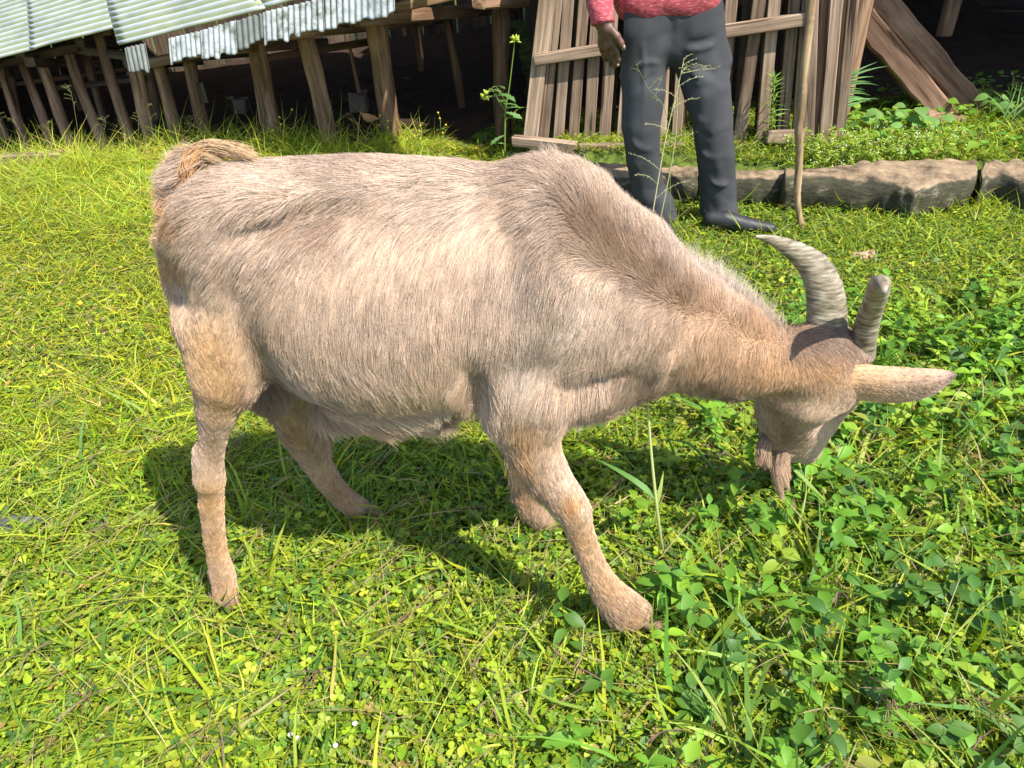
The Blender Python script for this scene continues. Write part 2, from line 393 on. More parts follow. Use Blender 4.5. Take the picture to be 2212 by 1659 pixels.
def sheet(name, org, s_dir, v_dir, n_dir, ls, lv, pitch, amp, mat, parent, corr='v', edge=None, seed=0, th=.0018):
    """corr 'v': ridges run along s (height varies with v); 's': ridges run along v"""
    q = np.random.default_rng(seed); c = 'v' if corr == 'v' else 's'; lc = lv if c == 'v' else ls
    nc = max(8, int(lc/pitch*10)); no = 14; ns, nv = (no, nc) if c == 'v' else (nc, no)
    S, T = np.meshgrid(np.linspace(0, ls, ns), np.linspace(0, lv, nv), indexing='ij')
    ph = (T if c == 'v' else S)/pitch*2*math.pi; Hh = amp*(1 if c == 'v' else .55+.9*vnoise(S*11, T*3, seed+5))*np.sin(ph)+.006*(fbm(S*4+seed, T*4, seed)-.5)
    if edge is not None: S, T = edge(S, T, q)
    P = org+S[..., None]*s_dir+T[..., None]*v_dir+Hh[..., None]*n_dir
    V = P.reshape(-1, 3); a = (np.arange(ns-1)[:, None]*nv+np.arange(nv-1)).ravel(); F = np.stack([a, a+nv, a+nv+1, a+1], 1)
    # yellow-green tint over one side of each ridge, broken up by noise
    tint_ = np.clip(.45+1.1*np.cos(ph+.75)+.5*(vnoise(S*3+seed, T*14, seed)-.5), 0, 1)[..., None]; cc = (1-tint_)*np.array([1., 1., 1.])+tint_*np.array([.60, .61, .28])
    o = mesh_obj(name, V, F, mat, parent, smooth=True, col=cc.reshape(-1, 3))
    m = o.modifiers.new('thick', 'SOLIDIFY'); m.thickness = th; m.offset = 0
    return o
slope_len = 3.4
V3 = sv(351, 80)[1]; V4 = sv(576, 24)[1]
seams = [-3.2, sv(-120, 40)[0], sv(64, 40)[0], sv(250, 50)[0]]
s3b = sv(553, 5)[0]
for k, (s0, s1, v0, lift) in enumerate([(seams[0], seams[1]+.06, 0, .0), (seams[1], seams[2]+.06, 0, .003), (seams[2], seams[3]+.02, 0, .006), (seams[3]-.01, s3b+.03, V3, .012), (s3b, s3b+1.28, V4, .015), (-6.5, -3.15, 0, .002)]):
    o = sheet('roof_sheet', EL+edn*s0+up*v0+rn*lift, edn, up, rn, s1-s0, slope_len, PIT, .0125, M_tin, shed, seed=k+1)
sheet('roof_sheet', EL+edn*(s3b+1.26)+up*.85+rn*.012, edn, up, rn, 1.15, slope_len-.9, PIT, .0125, M_tin, shed, seed=9)  # extra sheet added to keep the sun off the shed interior
# small loose patch of tin under the step in the roof, and the row of old sheets hung along the eave
def hang(x0, y0, x1, y1, drop, mat, seed, pitch=.033, Yo=.0, raked=.0):
    y0 -= 3; y1 -= 3; Yo += .055; A = on_roof(x0, y0)-rn*.02+np.array([0, -Yo, 0]); Bp = on_roof(x1, y1)-rn*.02+np.array([0, -Yo, 0]); s = Bp-A; ls = np.linalg.norm(s); s = s/ls
    vd = nrm(np.array([0, 0, -1.])-hn*.45+edn*raked); n = nrm(np.cross(s, vd))
    def edge(S, T, q):
        f = T/T.max(); jag = (vnoise(S*30, 0*S, seed)-.5)*.04
        return S, T*(1+f*jag*6)
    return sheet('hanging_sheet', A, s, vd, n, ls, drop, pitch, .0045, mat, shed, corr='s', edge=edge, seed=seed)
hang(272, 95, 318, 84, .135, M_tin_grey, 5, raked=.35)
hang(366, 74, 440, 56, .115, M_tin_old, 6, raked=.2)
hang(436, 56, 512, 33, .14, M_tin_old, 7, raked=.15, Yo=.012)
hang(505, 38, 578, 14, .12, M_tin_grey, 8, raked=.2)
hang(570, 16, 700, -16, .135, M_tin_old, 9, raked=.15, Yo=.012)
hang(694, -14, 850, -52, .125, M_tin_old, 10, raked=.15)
# eave beam (in lengths), rafters with proud ends, posts
def under(px, py, d): return on_roof(px, py)-rn*d
zoff = np.array([0, 0, -.085])
bA = EL+edn*-3.+up*.10-rn*.06; 
e0 = under(-260, 200, .06); 
def rail_pt(px, py, Y): return ay(px, py, Y)
plank('eave_beam', ay(-420, 225, 5.95), ay(172, 101, 5.0), .05, .055, M_dark, shed, seed=2)
plank('eave_beam', ay(165, 105, 5.05), ay(330, 128, 4.72), .045, .05, M_dark, shed, seed=3)
plank('eave_beam', ay(296, 143, 4.6), ay(640, 66, 4.25), .05, .06, M_post, shed, seed=4)
plank('eave_beam', ay(630, 68, 4.26), ay(1150, -52, 4.1), .05, .055, M_post, shed, seed=6)
def rafter(x0, y0, Y, x1, y1, Y1, w=.06, m=None): plank('rafter', ay(x0, y0, Y), ay(x1, y1, Y1), w, w*.9, m or M_dark, shed, side=(0, 0, 1), seed=int(x0)+9)
rafter(626, 70, 4.0, 960, 40, 5.6, .065, M_post); rafter(766, 42, 3.95, 1120, 15, 5.4, .07, M_post); rafter(1034, 2, 3.95, 1130, 0, 4.3, .075, M_post)
rafter(500, 104, 4.15, 700, 92, 5.4, .06, M_post); rafter(375, 124, 4.35, 560, 112, 5.6, .06, M_post); rafter(64, 134, 4.95, 200, 140, 6.3, .06); rafter(172, 92, 4.85, 300, 100, 6.2, .055); rafter(282, 142, 4.55, 430, 132, 5.7, .055)
posts = [  # top px, bottom px, Y top, Y bottom, r top, r bottom
 (545, 88, 592, 300, 4.42, 4.48, .052, .062), (655, 84, 716, 322, 4.2, 4.22, .047, .055), (806, 52, 850, 318, 4.35, 4.4, .058, .064),
 (1078, 8, 1086, 250, 4.2, 4.2, .048, .05), (972, 50, 1008, 295, 4.75, 4.8, .026, .03), (410, 138, 448, 300, 4.6, 4.62, .04, .042),
 (338, 145, 384, 312, 4.65, 4.68, .036, .043), (280, 128, 330, 320, 4.62, 4.66, .04, .045), (218, 78, 280, 292, 4.9, 4.86, .032, .037),
 (152, 112, 220, 300, 5.1, 5.0, .034, .036), (84, 142, 148, 300, 5.2, 5.1, .036, .038), (46, 136, 108, 300, 5.35, 5.2, .03, .036),
 (2, 152, 62, 320, 5.45, 5.3, .03, .036), (-50, 165, 22, 320, 5.6, 5.5, .034, .04), (-110, 180, -30, 320, 5.9, 5.7, .034, .04),
 (312, 150, 352, 300, 5.6, 5.5, .036, .04), (182, 128, 236, 290, 5.9, 5.8, .03, .033), (668, 130, 700, 290, 5.3, 5.3, .022, .03),
 (160, 175, 190, 280, 6.3, 6.2, .03, .03), (20, 170, 50, 300, 6.0, 5.9, .03, .03), (560, 110, 600, 290, 5.5, 5.5, .04, .045),
 (905, 60, 930, 270, 6.0, 6.0, .03, .035)]
for k, (x0, y0, x1, y1, Y0, Y1, r0, r1) in enumerate(posts):
    a = ay(x1, y1, Y1); bb = ay(x0, y0, Y0); a[2] = min(a[2], float(ground_z(a[0], a[1]))-.02)
    log('post', a, bb+nrm(bb-a)*.02, r1*.93, r0*.93, M_post, shed, seed=k+40, bend=.008, lump=.07)
plank('post_patch', ay(445, 222, 4.55), ay(432, 178, 4.55), .035, .02, M_dark, shed, seed=77)
# inner beams and board wall, soil floor
plank('inner_beam', ay(560, 128, 5.0), ay(812, 88, 4.9), .035, .06, M_post, shed, seed=81)
plank('inner_beam', ay(-40, 190, 6.4), ay(275, 150, 6.2), .03, .05, M_post, shed, seed=82)
plank('inner_beam', ay(120, 190, 5.7), ay(310, 170, 5.5), .03, .04, M_dark, shed, seed=83)
for k, x in enumerate(np.arange(-6.4, .9, .31)):
    zb = float(ground_z(x, 7.0))-.05
    plank('wall_board', (x, 7.6, zb), (x+.01, 7.6, 2.3), .29, .02, M_dark, shed, seed=k+300, seg=3)
for k, y in enumerate(np.arange(4.2, 7.6, .3)):
    plank('end_board', (.28+.0*k, y, -.05), (.28, y, 1.5), .28, .02, M_dark, shed, side=(1, 0, 0), seed=k+400, seg=3)
for k in range(9):
    p = EL+edn*(-3.0+k*.78)
    plank('roof_pole', p+up*.15-rn*.05, p+up*1.85-rn*.05, .05, .05, M_dark, shed, side=(0, 0, 1), seed=500+k, seg=4)
# soil floor inside
def floor_mesh(x0, x1, y0, y1, lift, seed):
    xs = np.linspace(x0, x1, 70); ys = np.linspace(y0, y1, 50); X, Y = np.meshgrid(xs, ys, indexing='ij')
    Z = ground_z(X, Y)+lift+.03*(fbm(X*5, Y*5, seed)-.5)-.05*(1-ss(np.minimum(np.minimum(X-x0, x1-X), Y-y0), 0, .12))
    a = (np.arange(69)[:, None]*50+np.arange(49)).ravel()
    return np.stack([X, Y, Z], -1).reshape(-1, 3), np.stack([a, a+50, a+51, a+1], 1)
v, f = floor_mesh(-6, .2, 4.3, 7.55, .035, 3); tag(mesh_obj('bare_soil', v, f, M_shedsoil, smooth=True), kind='structure')

# concrete footing with a thin pole set in it
A = ay(786, 290, 4.9); A[2] = float(ground_z(A[0], A[1]))
fo = empty('concrete_footing', A, 'square concrete block footing under a thin pole in the dark shed', 'footing')
fv, ff = plank_mesh(.13, .115, .11, seg=3, seed=4, rough=.03); mesh_obj('block', fv, ff, M_conc, fo, mw=Matrix.Translation(Vector(A)+Vector((0, 0, .03))))
q = np.random.default_rng(3); th = np.linspace(0, 2*math.pi, 14, endpoint=False)
rr = [(.17, -.02), (.13, .03), (.09, .05), (.02, .055)]; Vv = np.concatenate([np.column_stack([R*np.cos(th)*(1+.15*q.normal(size=14)), R*np.sin(th), np.full(14, z)]) for R, z in rr])
Ff = [(i*14+j, i*14+(j+1) % 14, (i+1)*14+(j+1) % 14, (i+1)*14+j) for i in range(3) for j in range(14)]+[tuple(range(42, 56))]
mesh_obj('mound', Vv, Ff, M_shedsoil, fo, smooth=True, mw=Matrix.Translation(Vector(A)))
log('pole', A+np.array([.01, 0, .14]), ay(755, 105, 4.85), .012, .011, M_post, fo, seed=5, bend=.002, lump=.02)
A2 = ay(535, 285, 5.3); A2[2] = float(ground_z(A2[0], A2[1]))+.03
v, f = plank_mesh(.09, .09, .08, seg=3, seed=14, rough=.05); tag(mesh_obj('concrete_block', v, f, M_conc, mw=Matrix.Translation(Vector(A2))), 'small rough concrete block on the soil behind the left posts', 'block')

# ================================================================== taller shed on the right with the open dark bay
barn = empty('barn', (2.2, 5.2, .1), 'taller dark shed with an open bay behind the leaning timbers', 'barn')
ZE = 1.95
def sheet_roof():
    e0 = np.array([.25, 4.02, ZE]); e1 = np.array([4.6, 2.75, ZE]); s = e1-e0; L = np.linalg.norm(s); s = s/L; nn = nrm(np.array([-s[1], s[0], .28])); n = nrm(np.cross(s, nn))
    for k in range(6):
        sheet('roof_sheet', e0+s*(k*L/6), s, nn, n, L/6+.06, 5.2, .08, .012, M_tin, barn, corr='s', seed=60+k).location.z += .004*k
    for k in range(4):
        a = e0+s*(.15+k*L/3.1)-n*.06; plank('rafter', a+nn*.03, a+nn*5.1, .05, .09, M_dark, barn, side=(0, 0, 1), seed=k+66, seg=4)
sheet_roof()
for k, x in enumerate(np.arange(.45, 5.0, .33)):
    plank('wall_board', (x, 7.9, -.05), (x, 7.9, 3.2), .31, .025, M_dark, barn, seed=k+700, seg=3)
for k, y in enumerate(np.arange(3.7, 7.9, .33)):
    plank('wall_board', (5.0, y, -.05), (5.0, y, 2.9), .31, .025, M_dark, barn, side=(1, 0, 0), seed=k+740, seg=3)
for k, y in enumerate(np.arange(4.3, 7.9, .33)):
    plank('wall_board', (.36, y, .9), (.36, y, 2.9), .31, .025, M_dark, barn, side=(1, 0, 0), seed=k+770, seg=3)
for x, y in ((1.72, 3.95), (4.7, 3.5), (3.3, 6.0), (2.1, 6.3)): log('post', (x, y, 0), (x+.02, y, 2.15), .06, .055, M_post, barn, seed=int(x*10), bend=.01)
v, f = floor_mesh(.4, 5, 4.35, 7.8, .02, 8); tag(mesh_obj('bare_soil', v, f, M_shedsoil, smooth=True), kind='structure')

# ================================================================== slatted fence
fence = empty('slat_fence', (.85, 3.85, .1), 'weathered grey brown wooden slat fence behind the standing man', 'fence')
FA = gz(1131, 297, .12); FB = gz(1790, 300, .12); fd = nrm(np.array([FB[0]-FA[0], FB[1]-FA[1], 0])); fn = np.array([-fd[1], fd[0], 0.])
def on_fence(px, py, off=0.):
    d = ray(px, py); o = FA+fn*off; t = ((o-CAMP)@fn)/(d@fn); return CAMP+t*d
def slat(name, xb, yb, xt, yt, wpx, off, mat, seed, th=.022):
    a = on_fence(xb, yb, off); bb = on_fence(xt, yt, off); d = bb-a; L = 1.55/d[2]; bb = a+d*L*(1+.03*math.sin(seed*7))
    sx = on_fence(xb+wpx, yb, off)-a
    a = a-nrm(d)*.03
    plank(name, a, bb, float(np.linalg.norm(sx)), th, mat, fence, side=fn, seed=seed, rough=.03)
front = [(1146, 298, 1180, 0, 31), (1174, 296, 1203, 0, 22), (1206, 303, 1228, 0, 22), (1238, 304, 1262, 0, 22), (1272, 306, 1291, 0, 24), (1305, 308, 1325, 0, 24),
         (1341, 308, 1366, 0, 20), (1378, 310, 1405, 0, 22), (1426, 310, 1440, 0, 25), (1460, 311, 1482, 0, 22), (1504, 308, 1528, 0, 24), (1550, 300, 1580, 0, 24),
         (1597, 296, 1640, 0, 25), (1646, 290, 1673, 0, 24), (1690, 290, 1716, 0, 24), (1722, 290, 1745, 0, 24)]
for k, (xb, yb, xt, yt, wpx) in enumerate(front): slat('slat', xb, yb, xt, yt, wpx, -.012 if k else -.03, M_board, k+1)
for k in range(12):
    xb = 1222+k*41+(k % 3)*5; slat('slat', xb, 304, xb+24, 0, 20, .075, M_dark, k+60)
a = on_fence(1156, 129, -.045); c = on_fence(1745, 40, -.045); mid = a+(c-a)*.45
plank('rail', a, mid, .05, .045, M_board, fence, side=fn, seed=90); plank('rail', mid+nrm(c-a)*.004+fn*-.004, c, .055, .045, M_board, fence, side=fn, seed=91)
plank('rail', on_fence(1180, -200, -.045), on_fence(1790, -330, -.045), .05, .045, M_board, fence, side=fn, seed=94)
plank('sill', gz(1110, 302, .13)+fn*-.01, gz(1245, 318, .12), .05, .05, M_board, fence, side=(0, 0, 1), seed=92)
plank('sill', gz(1250, 322, .12), gz(1480, 318, .12), .045, .05, M_board, fence, side=(0, 0, 1), seed=93)
for k, (xb, xt, wpx, off) in enumerate([(1744, 1754, 26, -.06), (1762, 1782, 22, -.02), (1780, 1806, 26, -.05), (1798, 1826, 22, -.01), (1812, 1842, 22, -.03)]):
    slat('end_board', xb, 312-3*k, xt, 0, wpx, off, M_board if k != 1 else M_beam, k+100, th=.035)

# leaning timbers
def timber(xa, ya, xb, yb, Y, w, seed, label):
    a = ay(xa, ya, Y); bb = ay(xb, yb, Y); d = nrm(bb-a); bb = a+d*1.75; a = a-d*.05
    mw, L = frame(a, bb, (0, 1, 0)); v, f = plank_mesh(L, w, .09, seg=22, seed=seed, rough=.055)
    o = mesh_obj('timber', v, f, M_beam, mw=mw); tag(o, label, 'timber', 'timbers leaning in the open bay'); return o
timber(2040, 252, 1822, -8, 4.02, .115, 5, 'left of two rough timbers propped diagonally in the dark bay')
timber(2100, 232, 1886, -18, 4.06, .115, 6, 'right of two rough timbers propped diagonally in the dark bay, upper one')
log_o = log('log', gz(2030, 262, .14)+[-.1, 0, .02], gz(2075, 262, .14)+[.02, .1, .02], .045, .04, M_beam, seed=9); tag(log_o, 'short round log end at the foot of the leaning timbers', 'log')
v, f = plank_mesh(.16, .11, .07, seg=3, seed=3, rough=.04); mw, _ = frame(gz(1655, 296, .16), gz(1735, 296, .16), (0, .3, 1))
tag(mesh_obj('wood_block', v, f, M_board, mw=mw), 'sawn wooden offcut lying in grass beside the walking stick', 'wood block')
v, f = plank_mesh(.42, .07, .05, seg=5, seed=31, rough=.06); A = gz(-30, 346, .03); B = gz(75, 340, .03); mw, _ = frame(A, B, (0, 0, 1))
tag(mesh_obj('wood_board', v, f, M_board, mw=mw), 'pale weathered board lying flat in the grass at the far left', 'board')

# ================================================================== kerb stones
M_kerb, nt, b = newmat('mossy_kerb'); mp, _ = coords(nt, (10, 10, 22)); n1 = node(nt, 'ShaderNodeTexNoise'); n1.inputs['Scale'].default_value = 1; n1.inputs['Detail'].default_value = 9; n1.inputs['Roughness'].default_value = .72
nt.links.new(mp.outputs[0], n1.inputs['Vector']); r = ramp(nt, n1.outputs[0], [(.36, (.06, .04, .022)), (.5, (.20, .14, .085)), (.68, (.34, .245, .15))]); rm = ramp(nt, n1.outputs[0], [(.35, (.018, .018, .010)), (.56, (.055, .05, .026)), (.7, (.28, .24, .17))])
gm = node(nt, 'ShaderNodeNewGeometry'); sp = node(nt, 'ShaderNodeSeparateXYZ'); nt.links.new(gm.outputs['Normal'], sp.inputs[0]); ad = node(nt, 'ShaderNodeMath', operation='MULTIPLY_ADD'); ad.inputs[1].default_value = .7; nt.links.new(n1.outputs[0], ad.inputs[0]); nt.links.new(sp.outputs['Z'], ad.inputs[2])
mr = node(nt, 'ShaderNodeMapRange'); mr.inputs[1].default_value = .98; mr.inputs[2].default_value = 1.22; nt.links.new(ad.outputs[0], mr.inputs[0]); mx = node(nt, 'ShaderNodeMix', data_type='RGBA'); nt.links.new(mr.outputs[0], mx.inputs[0]); nt.links.new(rm.outputs[0], mx.inputs[6]); nt.links.new(r.outputs[0], mx.inputs[7])  # moss on steep faces, with overhang shade darkened into its colour
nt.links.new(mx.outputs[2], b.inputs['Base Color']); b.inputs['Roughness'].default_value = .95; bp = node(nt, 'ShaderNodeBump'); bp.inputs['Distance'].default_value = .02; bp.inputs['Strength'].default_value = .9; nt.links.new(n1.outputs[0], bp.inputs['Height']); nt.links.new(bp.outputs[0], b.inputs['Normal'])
def stone(pts_front, pts_back, zt, zb, seed, label, rough=.012):
    """slab between a front-top line and a back-top line"""
    q = np.random.default_rng(seed); n = 44; m = 10
    Fp = spline([gz(x, y, zt) for x, y in pts_front], n); Bp = spline([gz(x, y, zt) for x, y in pts_back], n)
    ring = []
    for i in range(n):
        e = min(i, n-1-i)/3.; e = min(1, .72+.28*e)
        f0, b0 = Fp[i], Bp[i]; c = (f0+b0)/2; f0 = c+(f0-c)*e; b0 = c+(b0-c)*e; h = (zt-zb)*e
        row = [f0+[0, .015, -h], f0+[0, -.012, -h*.66], f0+[0, -.012, -h*.33], f0+[0, .0, -.015], f0*.88+b0*.12, f0*.6+b0*.4, f0*.3+b0*.7, b0, b0+[0, .01, -h*.5], b0+[0, 0, -h]]
        ring.append(np.array(row))
    Rg = np.array(ring); d = fbm(Rg[..., 0]*14+seed, Rg[..., 1]*14+Rg[..., 2]*18, seed)-.5; d2 = vnoise(Rg[..., 0]*40, Rg[..., 2]*60+Rg[..., 1]*40, seed+4)-.5
    Rg[..., 2] += rough*1.7*d+rough*1.0*d2; Rg[..., 1] += rough*1.6*d2+rough*3.6*(fbm(Rg[..., 0]*11+5, Rg[..., 2]*26, seed+2)-.5)
    V = Rg.reshape(-1, 3); F = [(i*m+j, (i+1)*m+j, (i+1)*m+(j+1) % m, i*m+(j+1) % m) for i in range(n-1) for j in range(m)]+[tuple(range(m)), tuple(range((n-1)*m, n*m))[::-1]]
    o = mesh_obj('kerb_stone', V, F, M_kerb, smooth=True); s = o.modifiers.new('s', 'SUBSURF'); s.levels = s.render_levels = 1
    return tag(o, label, 'kerb stone', 'stones edging the raised strip')
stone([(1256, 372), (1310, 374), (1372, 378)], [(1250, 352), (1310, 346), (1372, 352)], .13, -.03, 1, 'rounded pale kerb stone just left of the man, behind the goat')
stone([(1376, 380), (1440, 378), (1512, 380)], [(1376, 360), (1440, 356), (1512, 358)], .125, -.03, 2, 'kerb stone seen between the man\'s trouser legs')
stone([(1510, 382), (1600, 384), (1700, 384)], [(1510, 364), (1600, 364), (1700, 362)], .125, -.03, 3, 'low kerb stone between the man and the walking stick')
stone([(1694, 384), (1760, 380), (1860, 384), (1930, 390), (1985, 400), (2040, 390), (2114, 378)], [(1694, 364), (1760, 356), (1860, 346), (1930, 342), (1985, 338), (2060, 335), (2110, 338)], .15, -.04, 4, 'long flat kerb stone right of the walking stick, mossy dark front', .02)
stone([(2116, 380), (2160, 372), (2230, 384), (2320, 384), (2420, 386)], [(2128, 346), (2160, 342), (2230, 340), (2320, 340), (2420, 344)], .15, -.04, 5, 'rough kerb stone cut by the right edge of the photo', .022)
# ================================================================== goat
GY = 1.13
goat = empty('goat', (-.1, GY, 0), 'big pale brown billy goat with curved horns and beard, grazing with lowered head', 'goat')
G = Field((-.66, .84, -.03), (.86, 1.50, 1.0), .0075, k=.035)
# --- trunk: stations (x, y top, y bottom in the photo grid), half width, narrowing towards the spine
ST = [(412, 480, 590, .045, .1), (432, 425, 640, .08, .15), (465, 380, 700, .108, .2), (520, 344, 765, .13, .3), (580, 332, 846, .15, .35), (660, 328, 884, .168, .35), (750, 325, 903, .178, .34),
      (850, 324, 905, .182, .34), (950, 331, 890, .178, .36), (1030, 337, 872, .165, .4), (1100, 345, 868, .150, .45), (1160, 352, 872, .140, .5), (1220, 388, 880, .128, .5), (1280, 450, 875, .115, .45), (1330, 520, 855, .095, .4), (1370, 590, 820, .07, .3)]
sx, szc, sh, sw, sk = [], [], [], [], []
for x, y0, y1, wd, kk in ST:
    tp = ay(x, y0, GY); bt = ay(x, y1, GY-.35*wd)
    sx.append((tp[0]+bt[0])/2); szc.append((tp[2]+bt[2])/2); sh.append((tp[2]-bt[2])/2-.013); sw.append(wd-.010); sk.append(kk)
sx = np.array(sx); o = np.argsort(sx); sx = sx[o]
X1 = G.ax[0]; fz = [np.interp(X1, sx, np.array(a)[o]) for a in (szc, sh, sw, sk)]
for q in range(4):   # soften the kinks between stations
    for _ in range(6): fz[q] = np.convolve(np.pad(fz[q], 1, 'edge'), [.25, .5, .25], 'valid')
Xg, Yg, Zg = np.meshgrid(*G.ax, indexing='ij', sparse=True)
zc, hh_, wd_, kk_ = (a[:, None, None] for a in fz)
qz = (Zg-zc)/hh_; we = wd_*(1-kk_*.5*(np.clip(qz, -1.2, 1.2)+.35)-kk_*.25*np.clip(qz, 0, 1.2)**2)
el = np.sqrt(((Yg-GY)/we)**2+qz**2)
body = (el-1)*np.minimum(we, hh_)*.9
ends = np.maximum(sx[0]-.012-Xg, Xg-sx[-1]-.02)
body = np.maximum(body, ends)
G.D = np.minimum(G.D, body).astype(np.float32)
def A(x, y, Y, r): return (ay(x, y, GY+Y), r)
def a3(x, y, Y): return ay(x, y, GY+Y)
# near hind leg
G.chain([A(512, 520, -.05, .074), A(512, 640, -.075, .060), A(494, 740, -.095, .049), A(481, 820, -.10, .042), A(470, 880, -.095, .030), A(461, 940, -.09, .018), A(455, 1000, -.085, .0155), A(456, 1040, -.082, .0165), A(456, 1090, -.075, .0175), A(463, 1160, -.068, .0155), A(471, 1205, -.065, .016), A(479, 1235, -.062, .0195), A(486, 1270, -.062, .0195), A(488, 1285, -.064, .020)], .8)
G.cone(a3(434, 968, -.075), a3(446, 1030, -.08), .007, .014, 1)
# near hip and stifle mass
G.chain([A(520, 560, -.07, .085), A(503, 680, -.085, .058), A(492, 760, -.09, .036)], .7, .05)
G.chain([A(462, 520, .0, .06), A(452, 600, -.03, .052), A(448, 690, -.06, .042)], .8, .04)
# far hind leg
G.chain([A(560, 640, .06, .09), A(610, 780, .08, .07), A(632, 880, .09, .041), A(646, 930, .11, .036), A(676, 985, .14, .027), A(706, 1035, .155, .023), A(740, 1075, .17, .021), A(766, 1094, .18, .023), A(782, 1104, .19, .019)], .85)
# near fore leg
G.chain([A(1190, 520, -.05, .07), A(1170, 640, -.075, .085), A(1110, 790, -.10, .066), A(1120, 860, -.11, .058)], .7, .05)
G.chain([A(1120, 850, -.11, .052), A(1146, 915, -.12, .0455), A(1155, 965, -.13, .037), A(1184, 1025, -.14, .031), A(1218, 1075, -.15, .0285), A(1237, 1100, -.155, .026), A(1250, 1140, -.16, .020), A(1269, 1190, -.165, .0175), A(1288, 1235, -.17, .019), A(1311, 1275, -.172, .0245), A(1336, 1308, -.174, .030), A(1355, 1325, -.175, .028)], .85)
G.cone(a3(1330, 1292, -.172), a3(1388, 1318, -.172), .022, .017, .9, .02)
# far fore leg
G.chain([A(1150, 800, .07, .065), A(1140, 900, .08, .042), A(1138, 980, .09, .029), A(1131, 1030, .095, .0215), A(1133, 1070, .10, .019), A(1146, 1103, .105, .021), A(1164, 1120, .11, .020)], .85)
# chest, brisket
G.chain([A(1240, 640, 0, .12), A(1250, 760, 0, .10), A(1240, 822, -.01, .05)], .8, .06)
G.chain([A(1290, 700, 0, .12), A(1320, 780, 0, .045)], .8, .06)
# neck
G.chain([A(1210, 530, .0, .095), A(1290, 612, .0, .112), A(1370, 672, .0, .106), A(1460, 715, .01, .093), A(1550, 752, .02, .081), A(1630, 785, .035, .07), A(1710, 800, .045, .067)], .72, .05)
# head: poll, cheek and jaw, muzzle turned down and away
G.chain([A(1765, 778, .05, .062), A(1790, 815, .055, .060)], .9, .03)
G.chain([A(1745, 830, .06, .072), A(1712, 880, .075, .066), A(1700, 925, .10, .05), A(1712, 955, .13, .04)], .8, .03)
G.chain([A(1800, 850, .075, .042), A(1760, 910, .11, .04), A(1738, 955, .15, .034), A(1742, 975, .17, .026)], .9, .03)
G.ell(A(1812, 845, .045, 0)[0], (.028, .024, .02), k=.02)        # brow over the eye
G.ell(A(1846, 762, .06, 0)[0], (.028, .03, .026), k=.025); G.ell(A(1785, 728, .085, 0)[0], (.045, .035, .028), k=.025)   # horn seats
G.ell(A(1805, 830, .03, 0)[0], (.034, .028, .036), k=.02)        # ear base
# scrotum and sheath
G.ell(A(578, 850, .0, 0)[0], (.036, .03, .036), k=.02)
G.chain([A(720, 880, -.05, .024), A(800, 890, -.06, .027), A(880, 888, -.06, .025), A(950, 870, -.06, .018)], .9, .025)
# tail root
TAIL = [A(452, 440, .0, .028), A(415, 440, -.0, .022), A(392, 405, -.0, .016), A(392, 370, .0, .013), A(412, 345, .0, .01), A(440, 335, 0, .007)]
G.chain(TAIL, .9, .02)
# shallow forms: hip bone, hollow of the flank, ribs, shoulder blade, thigh crease, neck groove
def B(x, y, Y, r, a): G.bump(ay(x, y, GY+Y), r, a)
B(560, 455, -.12, (.06, .05, .03), .014); B(640, 438, -.12, (.085, .06, .022), .012); B(730, 432, -.12, (.05, .06, .02), .006); B(655, 497, -.14, (.065, .06, .020), -.031); B(730, 486, -.14, (.05, .06, .018), -.013)
B(450, 505, -.12, (.035, .05, .05), .010); B(512, 640, -.13, (.02, .06, .10), -.007); B(556, 770, -.14, (.022, .07, .06), -.012); B(405, 610, -.08, (.03, .05, .06), -.012)
for k in range(6): B(760+k*62, 560+8*k, -.17, (.012, .05, .10), .0028)
B(1110, 580, -.14, (.03, .06, .11), -.010); B(1215, 580, -.12, (.045, .06, .09), .018); B(1165, 760, -.13, (.06, .06, .03), -.006); B(1255, 800, -.1, (.06, .06, .018), -.013); B(1030, 815, -.13, (.02, .07, .06), -.022)
B(1150, 720, -.14, (.05, .05, .05), .008); B(1290, 790, -.09, (.05, .05, .02), -.01); B(1180, 835, -.13, (.035, .05, .02), .006)
B(1440, 765, -.08, (.06, .05, .02), .006); B(1665, 862, .0, (.05, .06, .022), -.016); B(1740, 890, .02, (.04, .05, .024), .014); B(1790, 905, .06, (.02, .05, .04), -.014); B(1700, 955, .08, (.02, .04, .012), -.006)
GV, GQ = G.mesh(); GV = relax(GV, GQ, 5, .5)
GN, GA = vnormals(GV, GQ)
if (GV*GN).sum() < 0: GQ = GQ[:, ::-1].copy(); GN, GA = vnormals(GV, GQ)
# taubin-like swell to give back what smoothing took
GV = GV+GN*.0012

